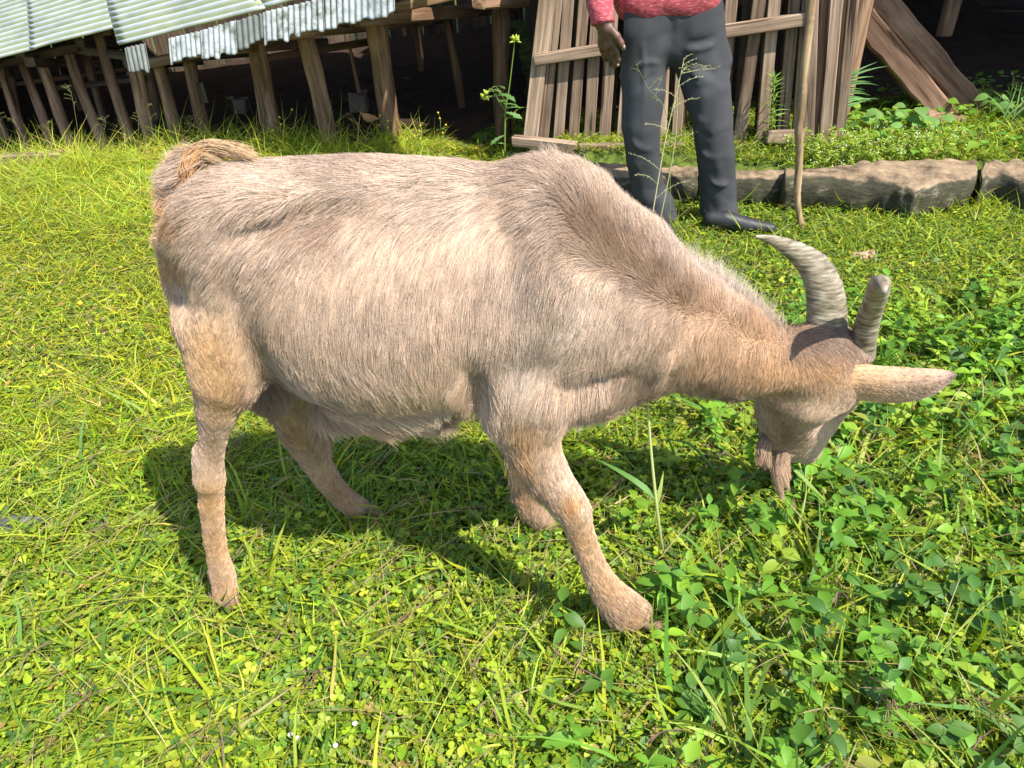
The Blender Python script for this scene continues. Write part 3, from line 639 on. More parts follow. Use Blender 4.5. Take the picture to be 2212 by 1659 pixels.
# coat guides in the photo grid: x, y, lie of the hair (dx, dy), length, lift, curl down
GUIDE = np.array([
 (360, 470, -1, .1, .036, .9), (375, 540, -.7, .7, .026, .5), (392, 600, -.4, 1, .024, .3), (395, 660, -.2, 1, .018, .25), (420, 480, -.8, .5, .034, .35), (430, 420, -.9, .15, .034, .4), (480, 380, -1, .25, .034, .3), (520, 345, -1, -.25, .034, .55),
 (620, 345, -1, -.1, .032, .45), (760, 345, -1, -.25, .032, .5), (900, 350, -1, -.12, .032, .5), (1020, 350, -1, -.15, .034, .5), (1100, 345, -.9, -.3, .036, .5), (1170, 355, -.7, -.6, .040, .7), (1230, 400, -.45, -.9, .042, .8),
 (600, 390, -1, .15, .030, .3), (740, 400, -1, .2, .030, .3), (900, 420, -.9, .35, .030, .3), (1050, 430, -.8, .5, .032, .3), (620, 450, -.85, .5, .034, .32), (690, 455, -.7, .7, .036, .36), (760, 450, -.75, .65, .034, .3), (560, 500, -.55, .9, .032, .3),
 (460, 560, -.55, .85, .030, .3), (640, 560, -.5, .9, .030, .3), (760, 520, -.55, .85, .030, .3), (850, 560, -.35, .95, .032, .3), (980, 560, -.3, .95, .032, .3), (1080, 560, -.35, .95, .032, .3),
 (640, 680, -.2, 1, .034, .3), (800, 700, -.1, 1, .036, .3), (950, 720, -.02, 1, .036, .3), (1040, 700, .0, 1, .034, .3), (600, 800, .2, 1, .036, .3), (720, 840, .35, 1, .038, .3), (850, 830, .1, 1, .040, .3), (960, 830, .1, 1, .042, .3),
 (740, 900, 1, .15, .050, .45), (850, 910, 1, .15, .055, .45), (920, 900, .8, .7, .05, .5), (560, 840, .35, 1, .030, .3),
 (420, 680, -.1, 1, .014, .2), (460, 740, .02, 1, .015, .15), (440, 800, .0, 1, .013, .15), (510, 800, -.2, 1, .014, .2), (500, 860, -.3, 1, .012, .2), (430, 880, .0, 1, .011, .2), (480, 920, -.1, 1, .010, .2), (455, 960, .05, 1, .010, .2), (450, 1040, .05, 1, .010, .2), (458, 1100, .05, 1, .010, .2), (462, 1160, .05, 1, .010, .2), (475, 1225, .1, 1, .010, .22), (487, 1290, .1, 1, .012, .2),
 (620, 920, .0, 1, .014, .2), (700, 1020, .5, 1, .012, .2), (780, 1095, .9, .5, .013, .3),
 (1150, 430, -.75, .55, .036, .3), (1210, 480, -.5, .75, .034, .25), (1200, 600, -.25, 1, .032, .25), (1200, 700, -.1, 1, .032, .25), (1100, 760, -.2, 1, .034, .3), (1120, 820, -.35, .95, .038, .35), (1200, 830, .0, 1, .040, .3), (1260, 860, .25, 1, .042, .4), (1320, 830, .1, 1, .036, .35),
 (1110, 920, -.2, 1, .028, .35), (1180, 920, .1, 1, .016, .15), (1120, 1010, .1, 1, .026, .45), (1200, 1010, .35, 1, .013, .15), (1190, 1080, .3, 1, .018, .35), (1240, 1100, .35, 1, .012, .15), (1270, 1180, .35, 1, .012, .15), (1250, 1230, .4, 1, .016, .35), (1300, 1270, .5, .9, .015, .3), (1300, 1340, .6, .9, .022, .4), (1360, 1320, .9, .5, .018, .35),
 (1130, 1000, .1, 1, .02, .35), (1150, 1100, .5, 1, .016, .35),
 (1290, 460, -.3, -1, .042, .8), (1370, 530, -.25, -1, .04, .8), (1450, 590, -.2, -1, .036, .8), (1540, 640, -.15, -1, .036, .8), (1630, 690, -.15, -1, .03, .8), (1690, 710, -.4, -.8, .026, .5),
 (1300, 520, -.5, -.5, .036, .4), (1380, 600, -.4, -.5, .032, .35), (1470, 650, -.3, -.3, .028, .3), (1340, 640, -.1, 1, .028, .2), (1440, 700, .05, 1, .026, .2), (1540, 730, .05, 1, .024, .2), (1640, 780, .05, 1, .02, .2), (1350, 740, .0, 1, .028, .2), (1450, 790, .1, 1, .028, .25), (1560, 840, .2, 1, .024, .25), (1620, 860, .1, 1, .018, .3),
 (1740, 740, .5, .2, .022, .35), (1790, 770, .6, .6, .016, .25), (1720, 800, .3, 1, .015, .2), (1780, 830, .6, .7, .012, .15), (1690, 880, -.5, .8, .012, .2), (1750, 880, -.2, 1, .010, .15), (1790, 900, -.4, .8, .007, .1), (1660, 930, .0, 1, .014, .25), (1720, 960, .2, .8, .010, .2), (1755, 975, .2, .8, .005, .1)], float)
BASE = np.array([.545, .412, .312])
CG = np.array([  # x, y, radius, rgb
 (630, 486, 30, .27, .175, .115), (680, 490, 30, .21, .135, .085), (725, 482, 28, .24, .155, .10), (378, 640, 26, .34, .24, .17), (1240, 440, 30, .27, .18, .12), (1280, 500, 38, .24, .15, .095), (1320, 545, 38, .22, .135, .08), (1370, 575, 38, .24, .145, .085), (1430, 615, 36, .25, .15, .09), (1490, 650, 34, .28, .17, .10), (1550, 680, 30, .30, .185, .11), (1620, 705, 32, .32, .2, .12),  # leading patches paint hip-hollow and thigh-top shade into the coat colour
 (1600, 640, 34, .60, .50, .43), (1540, 600, 36, .60, .50, .43), (1470, 560, 30, .52, .42, .35), (1540, 760, 90, .57, .375, .23), (1670, 790, 80, .60, .36, .19), (1775, 800, 60, .60, .355, .175), (1730, 728, 42, .20, .125, .085), (1800, 728, 48, .17, .11, .08), (1850, 745, 30, .2, .13, .09), (1690, 910, 60, .42, .28, .185), (1750, 880, 34, .58, .42, .29), (1700, 945, 30, .32, .2, .13),
 (440, 760, 75, .62, .385, .185), (480, 850, 65, .60, .37, .18), (455, 960, 36, .36, .25, .165), (450, 1080, 50, .54, .32, .14), (462, 1180, 50, .50, .30, .145), (487, 1280, 45, .50, .31, .165), (575, 700, 50, .38, .28, .20), (600, 640, 40, .42, .31, .23),
 (640, 930, 60, .36, .22, .115), (740, 1070, 90, .36, .22, .115), (575, 860, 40, .20, .13, .09), (1130, 880, 60, .52, .37, .24), (1115, 985, 38, .54, .31, .13), (1180, 950, 40, .44, .31, .205), (1130, 1080, 50, .42, .25, .13), (1130, 930, 34, .55, .35, .18), (1235, 1095, 26, .50, .25, .08), (1262, 1105, 12, .70, .60, .46), (1255, 1170, 50, .50, .31, .15), (1310, 1270, 60, .51, .32, .16), (1370, 1340, 40, .40, .25, .14),
 (1150, 790, 60, .50, .42, .35), (1100, 345, 60, .42, .31, .23), (950, 345, 60, .48, .37, .28), (700, 340, 60, .46, .35, .27), (880, 890, 80, .60, .44, .28), (760, 900, 60, .55, .37, .22), (950, 830, 60, .58, .42, .28), (1140, 600, 50, .42, .33, .26), (1190, 720, 40, .40, .32, .25), (1260, 660, 60, .62, .50, .40),
 (372, 560, 30, .55, .30, .13), (390, 470, 35, .50, .27, .11), (480, 480, 60, .48, .37, .28), (1230, 860, 60, .45, .33, .24), (1400, 850, 60, .36, .25, .18), (1550, 870, 50, .30, .20, .14)], float)
def guide(P2):
    x, y = P2[:, 0], P2[:, 1]
    out = np.zeros((len(P2), 4)); W = np.zeros(len(P2))
    for g in GUIDE:
        w = 1/(((x-g[0])**2+(y-g[1])**2)**2+45.**4); out += w[:, None]*g[2:6]; W += w
    return out/W[:, None]
def coat_color(P2):
    x, y = P2[:, 0], P2[:, 1]; C = np.tile(BASE, (len(P2), 1)); 
    for g in CG:
        w = np.exp(-((x-g[0])**2+(y-g[1])**2)/(g[2]*1.15)**2)*.85; C = C*(1-w[:, None])+w[:, None]*g[3:6]
    n = fbm(x/34+5, y/34, 21); C = C*(.84+.34*n)[:, None]
    return C
# coat colours plus painted shade: both sides wear the pattern of the side that shows
def side_uv(P):
    Pm = P.copy(); m = Pm[:, 1] > GY+.02; return proj(P)
GC = coat_color(proj(GV))
body_o = mesh_obj('body', GV, GQ, M_skin, goat, smooth=True, col=GC*.72)

M_fur, ntf, bf = newmat('goat_fur')
at = node(ntf, 'ShaderNodeAttribute'); at.attribute_name = 'Col'; hi = node(ntf, 'ShaderNodeHairInfo')
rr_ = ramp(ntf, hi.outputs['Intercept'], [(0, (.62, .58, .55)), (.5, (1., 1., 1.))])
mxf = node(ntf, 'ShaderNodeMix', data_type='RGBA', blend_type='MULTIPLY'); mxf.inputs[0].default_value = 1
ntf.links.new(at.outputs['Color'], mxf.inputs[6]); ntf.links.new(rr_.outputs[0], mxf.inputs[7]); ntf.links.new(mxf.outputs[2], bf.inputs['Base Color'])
bf.inputs['Roughness'].default_value = .42; bf.inputs['Specular IOR Level'].default_value = .4
def hair_obj(name, P, R, C, parent):
    """P (n,k,3), R (n,k), C (n,3)"""
    n, k = P.shape[:2]; hc = bpy.data.hair_curves.new(name); hc.add_curves([k]*n)
    hc.attributes['position'].data.foreach_set('vector', P.reshape(-1).astype(np.float32))
    ra = hc.attributes.get('radius') or hc.attributes.new('radius', 'FLOAT', 'POINT'); ra.data.foreach_set('value', R.reshape(-1).astype(np.float32))
    ca = hc.attributes.new('Col', 'FLOAT_COLOR', 'CURVE'); c4 = np.ones((n, 4), np.float32); c4[:, :3] = C; ca.data.foreach_set('color', c4.ravel())
    hc.materials.append(M_fur); o = bpy.data.objects.new(name, hc); COL.objects.link(o); put(o, parent); return o
def clump(P, root, n_c, strength, rg):
    n, k = P.shape[:2]; ci = rg.choice(n, max(2, n_c), replace=False); kd = KDTree(len(ci))
    for a, i in enumerate(ci): kd.insert(root[i], a)
    kd.balance(); near = np.array([kd.find(r)[1] for r in root.tolist()]); tgt = ci[near]
    t = np.linspace(0, 1, k)[None, :, None]; rel = P[tgt]-P; w = strength*t**1.3
    return P+rel*w, near
def fur(name, parent, V, Q, N, A_, n, lenf=1., thick=.00042, nclump=.05, cs=.6, density=None, seed=5, k=5, glen=None, gfun=None, cfun=None, liftf=1.):
    rg = np.random.default_rng(seed); Qc = V[Q].mean(1); w = A_*(1 if density is None else density(Qc)); fi = rg.choice(len(Q), n, p=w/w.sum())
    u, v = rg.uniform(0, 1, (2, n)); c = Q[fi]
    def bi(Z): return (Z[c[:, 0]]*((1-u)*(1-v))[:, None]+Z[c[:, 1]]*(u*(1-v))[:, None]+Z[c[:, 2]]*(u*v)[:, None]+Z[c[:, 3]]*((1-u)*v)[:, None])
    P = bi(V); Nn = nrm(bi(N)); uv = proj(P); g = (gfun or guide)(uv)
    D = g[:, :1]*CR[None]-g[:, 1:2]*CU[None]; D = D+rg.normal(0, .12, D.shape)
    wob = (fbm(P[:, 0]*26, P[:, 2]*26+P[:, 1]*9, seed)-.5)*.8; D = nrm(D)+wob[:, None]*nrm(np.cross(nrm(D), Nn))
    T = nrm(D-Nn*(D*Nn).sum(1, keepdims=True)); lift = g[:, 3:4]*liftf*(1+rg.normal(0, .25, (n, 1)))
    L = (np.where(g[:, 2] < .020, g[:, 2]*.68, g[:, 2])*lenf*rg.uniform(.65, 1.2, n))[:, None, None]; t = np.linspace(0, 1, k)[None, :, None]
    dir0 = nrm(T+Nn*lift[:, :])[:, None]; curve = (T-Nn*lift*.9+np.array([0, 0, -.25]))[:, None]
    S = P[:, None]+L*(t*dir0+.35*t*t*curve)+rg.normal(0, 1, (n, 1, 3))*L*.045*t**2
    S, near = clump(S, P, int(n*nclump), cs, rg)
    C = (cfun or coat_color)(uv); cv = rg.uniform(.74, 1.16, near.max()+1)[near]; wv = rg.uniform(0, 1, near.max()+1)[near]
    C = C*(cv*rg.uniform(.8, 1.15, n))[:, None]; C = C*(1-.12*wv[:, None]*np.array([0, .6, 1.]))
    dk = rg.uniform(0, 1, n) < .16; C[dk] *= .5
    R = thick*np.linspace(1, .25, k)[None]*rg.uniform(.7, 1.25, (n, 1))
    return hair_obj(name, S, R, C, parent)
DH = 1.0
def dens(Pc):
    # hair is laid over the whole animal, thicker on the side in view where single hairs show
    d = np.where(Pc[:, 1] < GY+.03, 1., .35)
    m = (np.linalg.norm((Pc-ay(1878, 742, GY+.055)), axis=1) < .02); d[m] = .02
    return d
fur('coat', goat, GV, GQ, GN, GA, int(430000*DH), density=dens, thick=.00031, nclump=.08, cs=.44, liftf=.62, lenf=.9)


# ---- head furniture
def horn(pts, rpx, flat, name='horn', seed=0, upv=(0, 1, 0)):
    P = spline([p for p in pts], 70); R = spline(np.array(rpx), 70); q = np.random.default_rng(seed)
    s = np.concatenate([[0], np.cumsum(np.linalg.norm(np.diff(P, axis=0), axis=1))])
    rid = 1+.018*np.sin(s*700+1.6*np.sin(s*90))+.02*np.sin(s*240+1)
    fade = np.clip((1-s/s[-1])*2, 0, 1); rid = 1+(rid-1)*fade
    return tube(P, R*rid, 22, flat, up=upv, ridge=lambda i, th: 1+.10*np.maximum(0, np.cos(th))**6+.015*np.sin(th*7+i*.1))
M_horn, nt, b = newmat('horn')
tc = node(nt, 'ShaderNodeTexCoord'); mp = node(nt, 'ShaderNodeMapping'); mp.inputs['Scale'].default_value = (24, 24, 110); nt.links.new(tc.outputs['Object'], mp.inputs['Vector'])
nz = node(nt, 'ShaderNodeTexNoise'); nz.inputs['Scale'].default_value = 1.6; nz.inputs['Detail'].default_value = 5; nt.links.new(mp.outputs[0], nz.inputs['Vector'])
r = ramp(nt, nz.outputs[0], [(.3, (.085, .065, .045)), (.45, (.20, .165, .115)), (.58, (.29, .25, .185)), (.74, (.45, .41, .33))])
nz2 = node(nt, 'ShaderNodeTexNoise'); nz2.inputs['Scale'].default_value = 28; nz2.inputs['Detail'].default_value = 6; nt.links.new(tc.outputs['Object'], nz2.inputs['Vector'])
r2 = ramp(nt, nz2.outputs[0], [(.3, (.55, .52, .46)), (.6, (1, 1, 1))]); mx = node(nt, 'ShaderNodeMix', data_type='RGBA', blend_type='MULTIPLY'); mx.inputs[0].default_value = .8
nt.links.new(r.outputs[0], mx.inputs[6]); nt.links.new(r2.outputs[0], mx.inputs[7]); nt.links.new(mx.outputs[2], b.inputs['Base Color']); b.inputs['Roughness'].default_value = .5
bp = node(nt, 'ShaderNodeBump'); bp.inputs['Distance'].default_value = .0015; bp.inputs['Strength'].default_value = .8; nt.links.new(nz.outputs[0], bp.inputs['Height']); nt.links.new(bp.outputs[0], b.inputs['Normal'])
hv, hf = horn([a3(1786, 735, .075), a3(1784, 680, .075), a3(1778, 625, .08), a3(1755, 575, .085), a3(1712, 540, .08), a3(1668, 519, .07), a3(1632, 511, .06)], [.035, .0345, .031, .025, .016, .0085, .0025], .62, upv=(1, 0, 0))
mesh_obj('horn', hv, hf, M_horn, goat, smooth=True)
hv, hf = horn([a3(1858, 770, .06), a3(1866, 725, .05), a3(1878, 680, .03), a3(1892, 640, -.005), a3(1899, 615, -.04), a3(1905, 614, -.07), a3(1909, 632, -.095)], [.025, .022, .0195, .018, .0165, .0115, .004], .95, upv=(1, 0, 0))
mesh_obj('horn', hv, hf, M_horn, goat, smooth=True)

# ears: folded leaf-shaped shells with their own short hair
def ear(up_px, lo_px, Yf, seed, name='ear', n=26, m=9):
    U = spline([a3(x, y, Yf+d) for x, y, d in up_px], n); Lw = spline([a3(x, y, Yf+d) for x, y, d in lo_px], n)
    s = np.linspace(0, 1, m); mid = (U+Lw)/2; V = []
    view = nrm(CAMP-mid)
    for side in (1, -1):
        for i in range(n):
            arch = np.sin(s*math.pi); wdt = np.linalg.norm(U[i]-Lw[i])
            p = U[i][None]*(1-s)[:, None]+Lw[i][None]*s[:, None]+view[i][None]*(wdt*.22*arch+side*(.0022*arch+.0004))[:, None]
            V.append(p)
    V = np.concatenate(V); F = []
    for sd in range(2):
        o = sd*n*m
        for i in range(n-1):
            for j in range(m-1):
                q = [o+i*m+j, o+(i+1)*m+j, o+(i+1)*m+j+1, o+i*m+j+1]; F.append(q if sd == 0 else q[::-1])
    for i in range(n-1):
        for j in (0, m-1):
            q = [i*m+j, (i+1)*m+j, n*m+(i+1)*m+j, n*m+i*m+j]; F.append(q if j else q[::-1])
    F = np.array(F)
    return V, F
EV, EF = ear([(1780, 832, .012), (1803, 808, 0), (1850, 788, -.005), (1900, 790, -.012), (1960, 794, -.02), (2020, 797, -.03), (2050, 801, -.034), (2061, 806, -.036)],
             [(1780, 846, .012), (1800, 862, .0), (1850, 864, -.008), (1900, 870, -.014), (1950, 869, -.02), (2005, 856, -.03), (2045, 832, -.034), (2062, 812, -.036)], .015, 1)
ENn, EA = vnormals(EV, EF)
if (((CAMP-EV)*ENn).sum(1) > 0)[:26*9].mean() < .5: EF = EF[:, ::-1].copy(); ENn, EA = vnormals(EV, EF)
def ear_col(uv):
    t = np.clip((uv[:, 0]-1820)/240, 0, 1)[:, None]; c = (1-t)*np.array([.58, .36, .18])+t*np.array([.48, .34, .26]); e = np.clip((uv[:, 0]-2035)/20, 0, 1)[:, None]
    return c*(1-.45*e)*(.85+.3*fbm(uv[:, 0]/20, uv[:, 1]/10, 3))[:, None]
def ear_g(uv): return np.tile(np.array([1., .05, .007, .12]), (len(uv), 1))
eo = mesh_obj('ear', EV, EF, M_skin, goat, smooth=True, col=ear_col(proj(EV))*.85)
fur('ear_hair', eo, EV, EF, ENn, EA, 16000, seed=9, gfun=ear_g, cfun=ear_col, thick=.0003, cs=.3)
# put() above used eo's own transform: ears hang from the goat empty
EV2, EF2 = ear([(1770, 770, .10), (1790, 790, .14), (1800, 830, .17), (1790, 880, .19), (1775, 905, .2)], [(1750, 800, .10), (1760, 820, .14), (1765, 850, .17), (1770, 885, .19), (1773, 906, .2)], .0, 2)
mesh_obj('ear', EV2, EF2, M_skin, goat, smooth=True, col=ear_col(proj(EV2)+[200, 0])*.9)
M_eye, nt, b = newmat('goat_eye'); b.inputs['Base Color'].default_value = (.12, .06, .015, 1); b.inputs['Roughness'].default_value = .08
def ball(c, r, n=10, m=14):
    th = np.linspace(0, math.pi, n); ph = np.linspace(0, 2*math.pi, m, endpoint=False); c = np.array(c)
    V = [c+np.array([np.sin(t)*np.cos(p), np.sin(t)*np.sin(p), np.cos(t)])*r for t in th for p in ph]
    return np.array(V), [(i*m+j, i*m+(j+1) % m, (i+1)*m+(j+1) % m, (i+1)*m+j) for i in range(n-1) for j in range(m)]
for x, y, Y in ((1834, 868, .085), (1770, 870, .15)):
    v, f = ball(a3(x, y, Y), .011); mesh_obj('eye', v, f, M_eye, goat, smooth=True)
M_hoof = noise_mat('hoof', [(.3, (.12, .075, .045)), (.7, (.27, .18, .115))], 30, .6, .2, .002)
def hoof(x, y, Y, r, lean, parent=goat):
    c = a3(x, y, Y); parts = []
    for s in (-1, 1):
        o = c+np.array([s*r*.42, -s*r*.2, 0]); parts.append(tube([o+[-lean*.5*r, 0, r*1.0], o+[0, 0, r*.3], o+[lean*r*.8, 0, -r*.55]], [r*.62, r*.72, r*.78], 10, .8))
    v, f = join(parts); mesh_obj('hoof', v, f, M_hoof, goat, smooth=True)
for x_, y_, Y_, dx_ in ((462, 1245, -.052, -1), (1292, 1292, -.165, -1)):
    c_ = a3(x_, y_, Y_); v_, f_ = tube([c_+[-.0*dx_, 0, .012], c_+[dx_*.006, .0, -.004], c_+[dx_*.009, 0, -.014]], [.007, .008, .004], 8); mesh_obj('dewclaw', v_, f_, M_hoof, goat, smooth=True)
hoof(488, 1302, -.066, .027, .2); hoof(1388, 1346, -.178, .021, 1.1); hoof(806, 1112, .19, .026, .9); hoof(1172, 1132, .11, .025, .5)

# long hair: tail plume, beard
def plume(name, roots, rr, dirs, lens, n, col, seed, curl=(0, 0, -.3), k=8, thick=.00045, cs=.5, nc=.06, spread=.25, lmin=.6):
    rg = np.random.default_rng(seed); m = len(roots); u = rg.uniform(0, m-1, n); i = np.clip(u.astype(int), 0, m-2); f = (u-i)[:, None]
    Rt = np.array(roots); Dr = np.array(dirs); Ln = np.array(lens)[:, None]; Cu = np.array(curl) if np.ndim(curl) == 2 else np.tile(curl, (m, 1)); Cl = np.array(col)
    lp = lambda Z: Z[i]*(1-f)+Z[i+1]*f
    P = lp(Rt)+rg.normal(0, 1, (n, 3))*rr*.5; D = nrm(nrm(lp(Dr))+rg.normal(0, spread, (n, 3))); L = (lp(Ln)*rg.uniform(lmin, 1.15, (n, 1)))[:, None]
    t = np.linspace(0, 1, k)[None, :, None]; S = P[:, None]+L*(t*D[:, None]+t*t*lp(Cu)[:, None])+rg.normal(0, 1, (n, 1, 3))*L*.05*t**2
    S, near = clump(S, P, int(n*nc), cs, rg); C = lp(Cl)*rg.uniform(.75, 1.2, (n, 1))*rg.uniform(.85, 1.12, near.max()+1)[near][:, None]
    R = thick*np.linspace(1, .2, k)[None]*rg.uniform(.7, 1.3, (n, 1)); return hair_obj(name, S, R, C, goat)
def d3(dx, dy, dY=0.): v = imdir(dx, dy); v = v+np.array([0, dY, 0]); return v
plume('tail_hair', [a3(392, 520, -.03), a3(392, 470, -.02), a3(388, 430, -.01), a3(386, 400, 0), a3(390, 370, 0), a3(404, 352, 0), a3(425, 342, 0)], .012,
      [d3(-1, .05), d3(-1, 0), d3(-1, -.25), d3(-.6, -1), d3(-.15, -1), d3(.5, -.9), d3(.9, -.55)], [.026, .034, .036, .036, .034, .034, .032], 7000,
      [(.62, .48, .36), (.55, .30, .13), (.52, .27, .11), (.54, .33, .16), (.50, .31, .14), (.46, .27, .11), (.52, .36, .22)], 31,
      curl=[d3(0, .1), d3(0, .0), d3(.0, -.2), d3(.2, -.1), d3(.4, .1), d3(.4, .25), d3(.35, .55)], spread=.25)
plume('tail_hair', [a3(404, 425, -.02), a3(402, 400, -.02), a3(404, 375, -.02), a3(410, 355, -.01)], .008, [d3(-.7, -.5), d3(-.3, -1), d3(.1, -1), d3(.3, -1)], [.026, .032, .036, .036], 3000,
      [(.36, .17, .06), (.42, .21, .08), (.46, .26, .11), (.50, .30, .14)], 32, curl=[d3(.1, -.1), d3(.1, -.1), d3(.2, .1), d3(.3, .2)], spread=.18)
plume('tail_hair', [a3(398, 352, 0), a3(408, 336, 0), a3(424, 322, 0)], .006, [d3(.55, -.9), d3(.85, -.6), d3(1, -.4)], [.058, .074, .076], 2200,
      [(.44, .25, .10), (.48, .29, .13), (.54, .38, .23)], 39, curl=[d3(.45, .5), d3(.3, .55), d3(.2, .5)], spread=.10, cs=.65)
plume('beard', [a3(1662, 945, .07), a3(1656, 948, .065), a3(1650, 946, .06)], .007, [d3(-.45, 1), d3(-.55, 1), d3(-.6, 1)], [.068, .062, .055], 2000,
      [(.34, .22, .14)]*3, 33, curl=[d3(.3, .1), d3(.35, .1), d3(.45, .1)], spread=.14, cs=.72, nc=.0025, lmin=.35, thick=.0004)
plume('beard', [a3(1690, 968, .075), a3(1700, 972, .08), a3(1708, 974, .085)], .008, [d3(-.9, .6), d3(-1, .5), d3(-1, .4)], [.07, .075, .075], 3200,
      [(.42, .28, .18)]*3, 34, curl=[d3(.75, .75), d3(.85, .8), d3(1.0, .85)], spread=.12, cs=.72, nc=.0015, lmin=.35, thick=.0004)
# longer fringe under belly, behind the forearm and along the neck crest
plume('fringe', [a3(700, 878, -.08), a3(760, 885, -.09), a3(840, 890, -.09), a3(900, 882, -.09), a3(950, 862, -.1), a3(1000, 835, -.11)], .010, [d3(1, .45), d3(1, .25), d3(1, .15), d3(1, .5), d3(.3, 1), d3(.1, 1)], [.045, .06, .065, .045, .028, .022], 7000,
      [(.56, .38, .24), (.58, .42, .27), (.60, .45, .30), (.62, .46, .31), (.56, .42, .28), (.5, .38, .27)], 35, curl=d3(0, .1), spread=.2)
plume('fringe', [a3(1105, 930, -.12), a3(1115, 990, -.12), a3(1150, 1035, -.125), a3(1180, 1060, -.13)], .010, [d3(-.1, 1), d3(.2, 1), d3(.35, 1), d3(.4, 1)], [.035, .04, .035, .025], 2600,
      [(.55, .38, .22), (.55, .34, .17), (.52, .32, .16), (.48, .30, .16)], 36, spread=.25)
plume('fringe', [a3(1200, 860, -.09), a3(1240, 870, -.06), a3(1290, 860, -.04), a3(1330, 835, -.03)], .016, [d3(.2, 1), d3(.15, 1), d3(-.1, 1), d3(-.2, 1)], [.035, .03, .025, .02], 4200,
      [(.54, .43, .34), (.48, .36, .27), (.46, .34, .25), (.4, .28, .2)], 37, spread=.22)
plume('mane', [a3(1180, 360, .0), a3(1240, 400, .0), a3(1310, 470, .01), a3(1380, 545, .02), a3(1450, 600, .03), a3(1530, 640, .035), a3(1610, 685, .04), a3(1680, 725, .04)], .02,
      [d3(-.5, -1), d3(-.3, -1), d3(-.2, -1), d3(.1, -1), d3(.1, -1), d3(.15, -1), d3(.2, -1), d3(.1, -1)], [.022, .028, .036, .046, .058, .062, .048, .02], 17000,
      [(.46, .35, .26), (.44, .33, .24), (.47, .36, .27), (.46, .36, .28), (.50, .40, .32), (.50, .41, .34), (.48, .39, .31), (.34, .25, .18)], 38, curl=d3(-.1, .05), spread=.30, thick=.00032, cs=.3)
# ================================================================== the standing man
PY = 3.0
man = empty('person', (1.02, PY, 0), 'man in dark grey trousers and a red heathered long sleeved shirt, holding a walking stick', 'person')
def p3(x, y, Y=PY): return ay(x, y, Y)
M_trou, nt, b = newmat('trouser_cloth'); b.inputs['Roughness'].default_value = .8; b.inputs['Specular IOR Level'].default_value = .2
tc = node(nt, 'ShaderNodeTexCoord'); nz = node(nt, 'ShaderNodeTexNoise'); nz.inputs['Scale'].default_value = 9; nz.inputs['Detail'].default_value = 5; nt.links.new(tc.outputs['Object'], nz.inputs['Vector'])
r = ramp(nt, nz.outputs[0], [(.3, (.036, .037, .041)), (.7, (.052, .053, .059))]); nt.links.new(r.outputs[0], b.inputs['Base Color'])
wv = node(nt, 'ShaderNodeTexNoise'); wv.inputs['Scale'].default_value = 700; nt.links.new(tc.outputs['Object'], wv.inputs['Vector']); bp = node(nt, 'ShaderNodeBump'); bp.inputs['Distance'].default_value = .0005; nt.links.new(wv.outputs[0], bp.inputs['Height']); nt.links.new(bp.outputs[0], b.inputs['Normal'])
M_shirt, nt, b = newmat('heather_shirt'); b.inputs['Roughness'].default_value = .85; tc = node(nt, 'ShaderNodeTexCoord'); mp = node(nt, 'ShaderNodeMapping'); mp.inputs['Scale'].default_value = (60, 60, 260); nt.links.new(tc.outputs['Object'], mp.inputs['Vector'])
nz = node(nt, 'ShaderNodeTexNoise'); nz.inputs['Scale'].default_value = 1; nz.inputs['Detail'].default_value = 4; nt.links.new(mp.outputs[0], nz.inputs['Vector'])
r = ramp(nt, nz.outputs[0], [(.38, (.24, .03, .04)), (.54, (.36, .055, .07)), (.70, (.52, .18, .19))]); nt.links.new(r.outputs[0], b.inputs['Base Color'])
M_pskin = noise_mat('dark_skin', [(.3, (.055, .026, .017)), (.55, (.10, .048, .032)), (.75, (.17, .085, .06))], 45, .5, .35, .002, spec=.45)
M_nail = noise_mat('nail', [(.3, (.35, .2, .15)), (.7, (.45, .28, .2))], 45, .4, .0, .002, spec=.45)
M_shoe = noise_mat('shoe_leather', [(.3, (.012, .012, .014)), (.7, (.03, .03, .034))], 25, .55, .2, .002, spec=.4)
M_hairp = noise_mat('short_hair', [(.3, (.008, .007, .006)), (.7, (.03, .025, .02))], 300, .9, .6, .004)
hipz = p3(1440, 30)[2]; cx = p3(1440, 60)[0]; fx = .90
# ---- trousers
T = Field((.45, 2.70, .0), (1.28, 3.28, .98), .006, k=.02)
Rl = [(p3(1385, 70), .098), (p3(1388, 130), .090), (p3(1390, 200, PY-.02), .079), (p3(1385, 270, PY-.03), .072), (p3(1388, 340, PY-.02), .064), (p3(1400, 410, PY), .064), (p3(1420, 440, PY), .064), (p3(1426, 474, PY), .074)]
Ll = [(p3(1498, 70), .098), (p3(1512, 130), .092), (p3(1528, 200, PY-.03), .083), (p3(1540, 270, PY-.04), .074), (p3(1546, 340, PY-.03), .070), (p3(1551, 405, PY-.01), .069), (p3(1552, 440, PY), .071), (p3(1553, 472, PY), .082)]
for c in (Rl, Ll): T.chain(c, .85, .015)
T.cone(p3(1385, 30), p3(1500, 22), .095, .095, .85, .05); T.cone(p3(1395, -12), p3(1490, -16), .088, .088, .85, .05); T.cone(p3(1415, 95), p3(1475, 95), .07, .07, 1, .03)
T.cone(p3(1540, 60, PY-.02), p3(1560, 130, PY-.01), .035, .035, 1, .03); T.cone(p3(1340, 60, PY), p3(1350, 140, PY), .03, .03, 1, .03)
def crease(F, pts, r, amp):
    n = 26; P = spline([np.array(p) for p in pts], n); d = np.linalg.norm(np.diff(P, axis=0), axis=1).mean(); r = r*.8
    for k_, p in enumerate(P[1:-1]): F.bump(p, r, amp*1.8*d/(r*1.77)*math.sin((k_+1)/(n-1)*math.pi)**.6)
qn = np.random.default_rng(8)
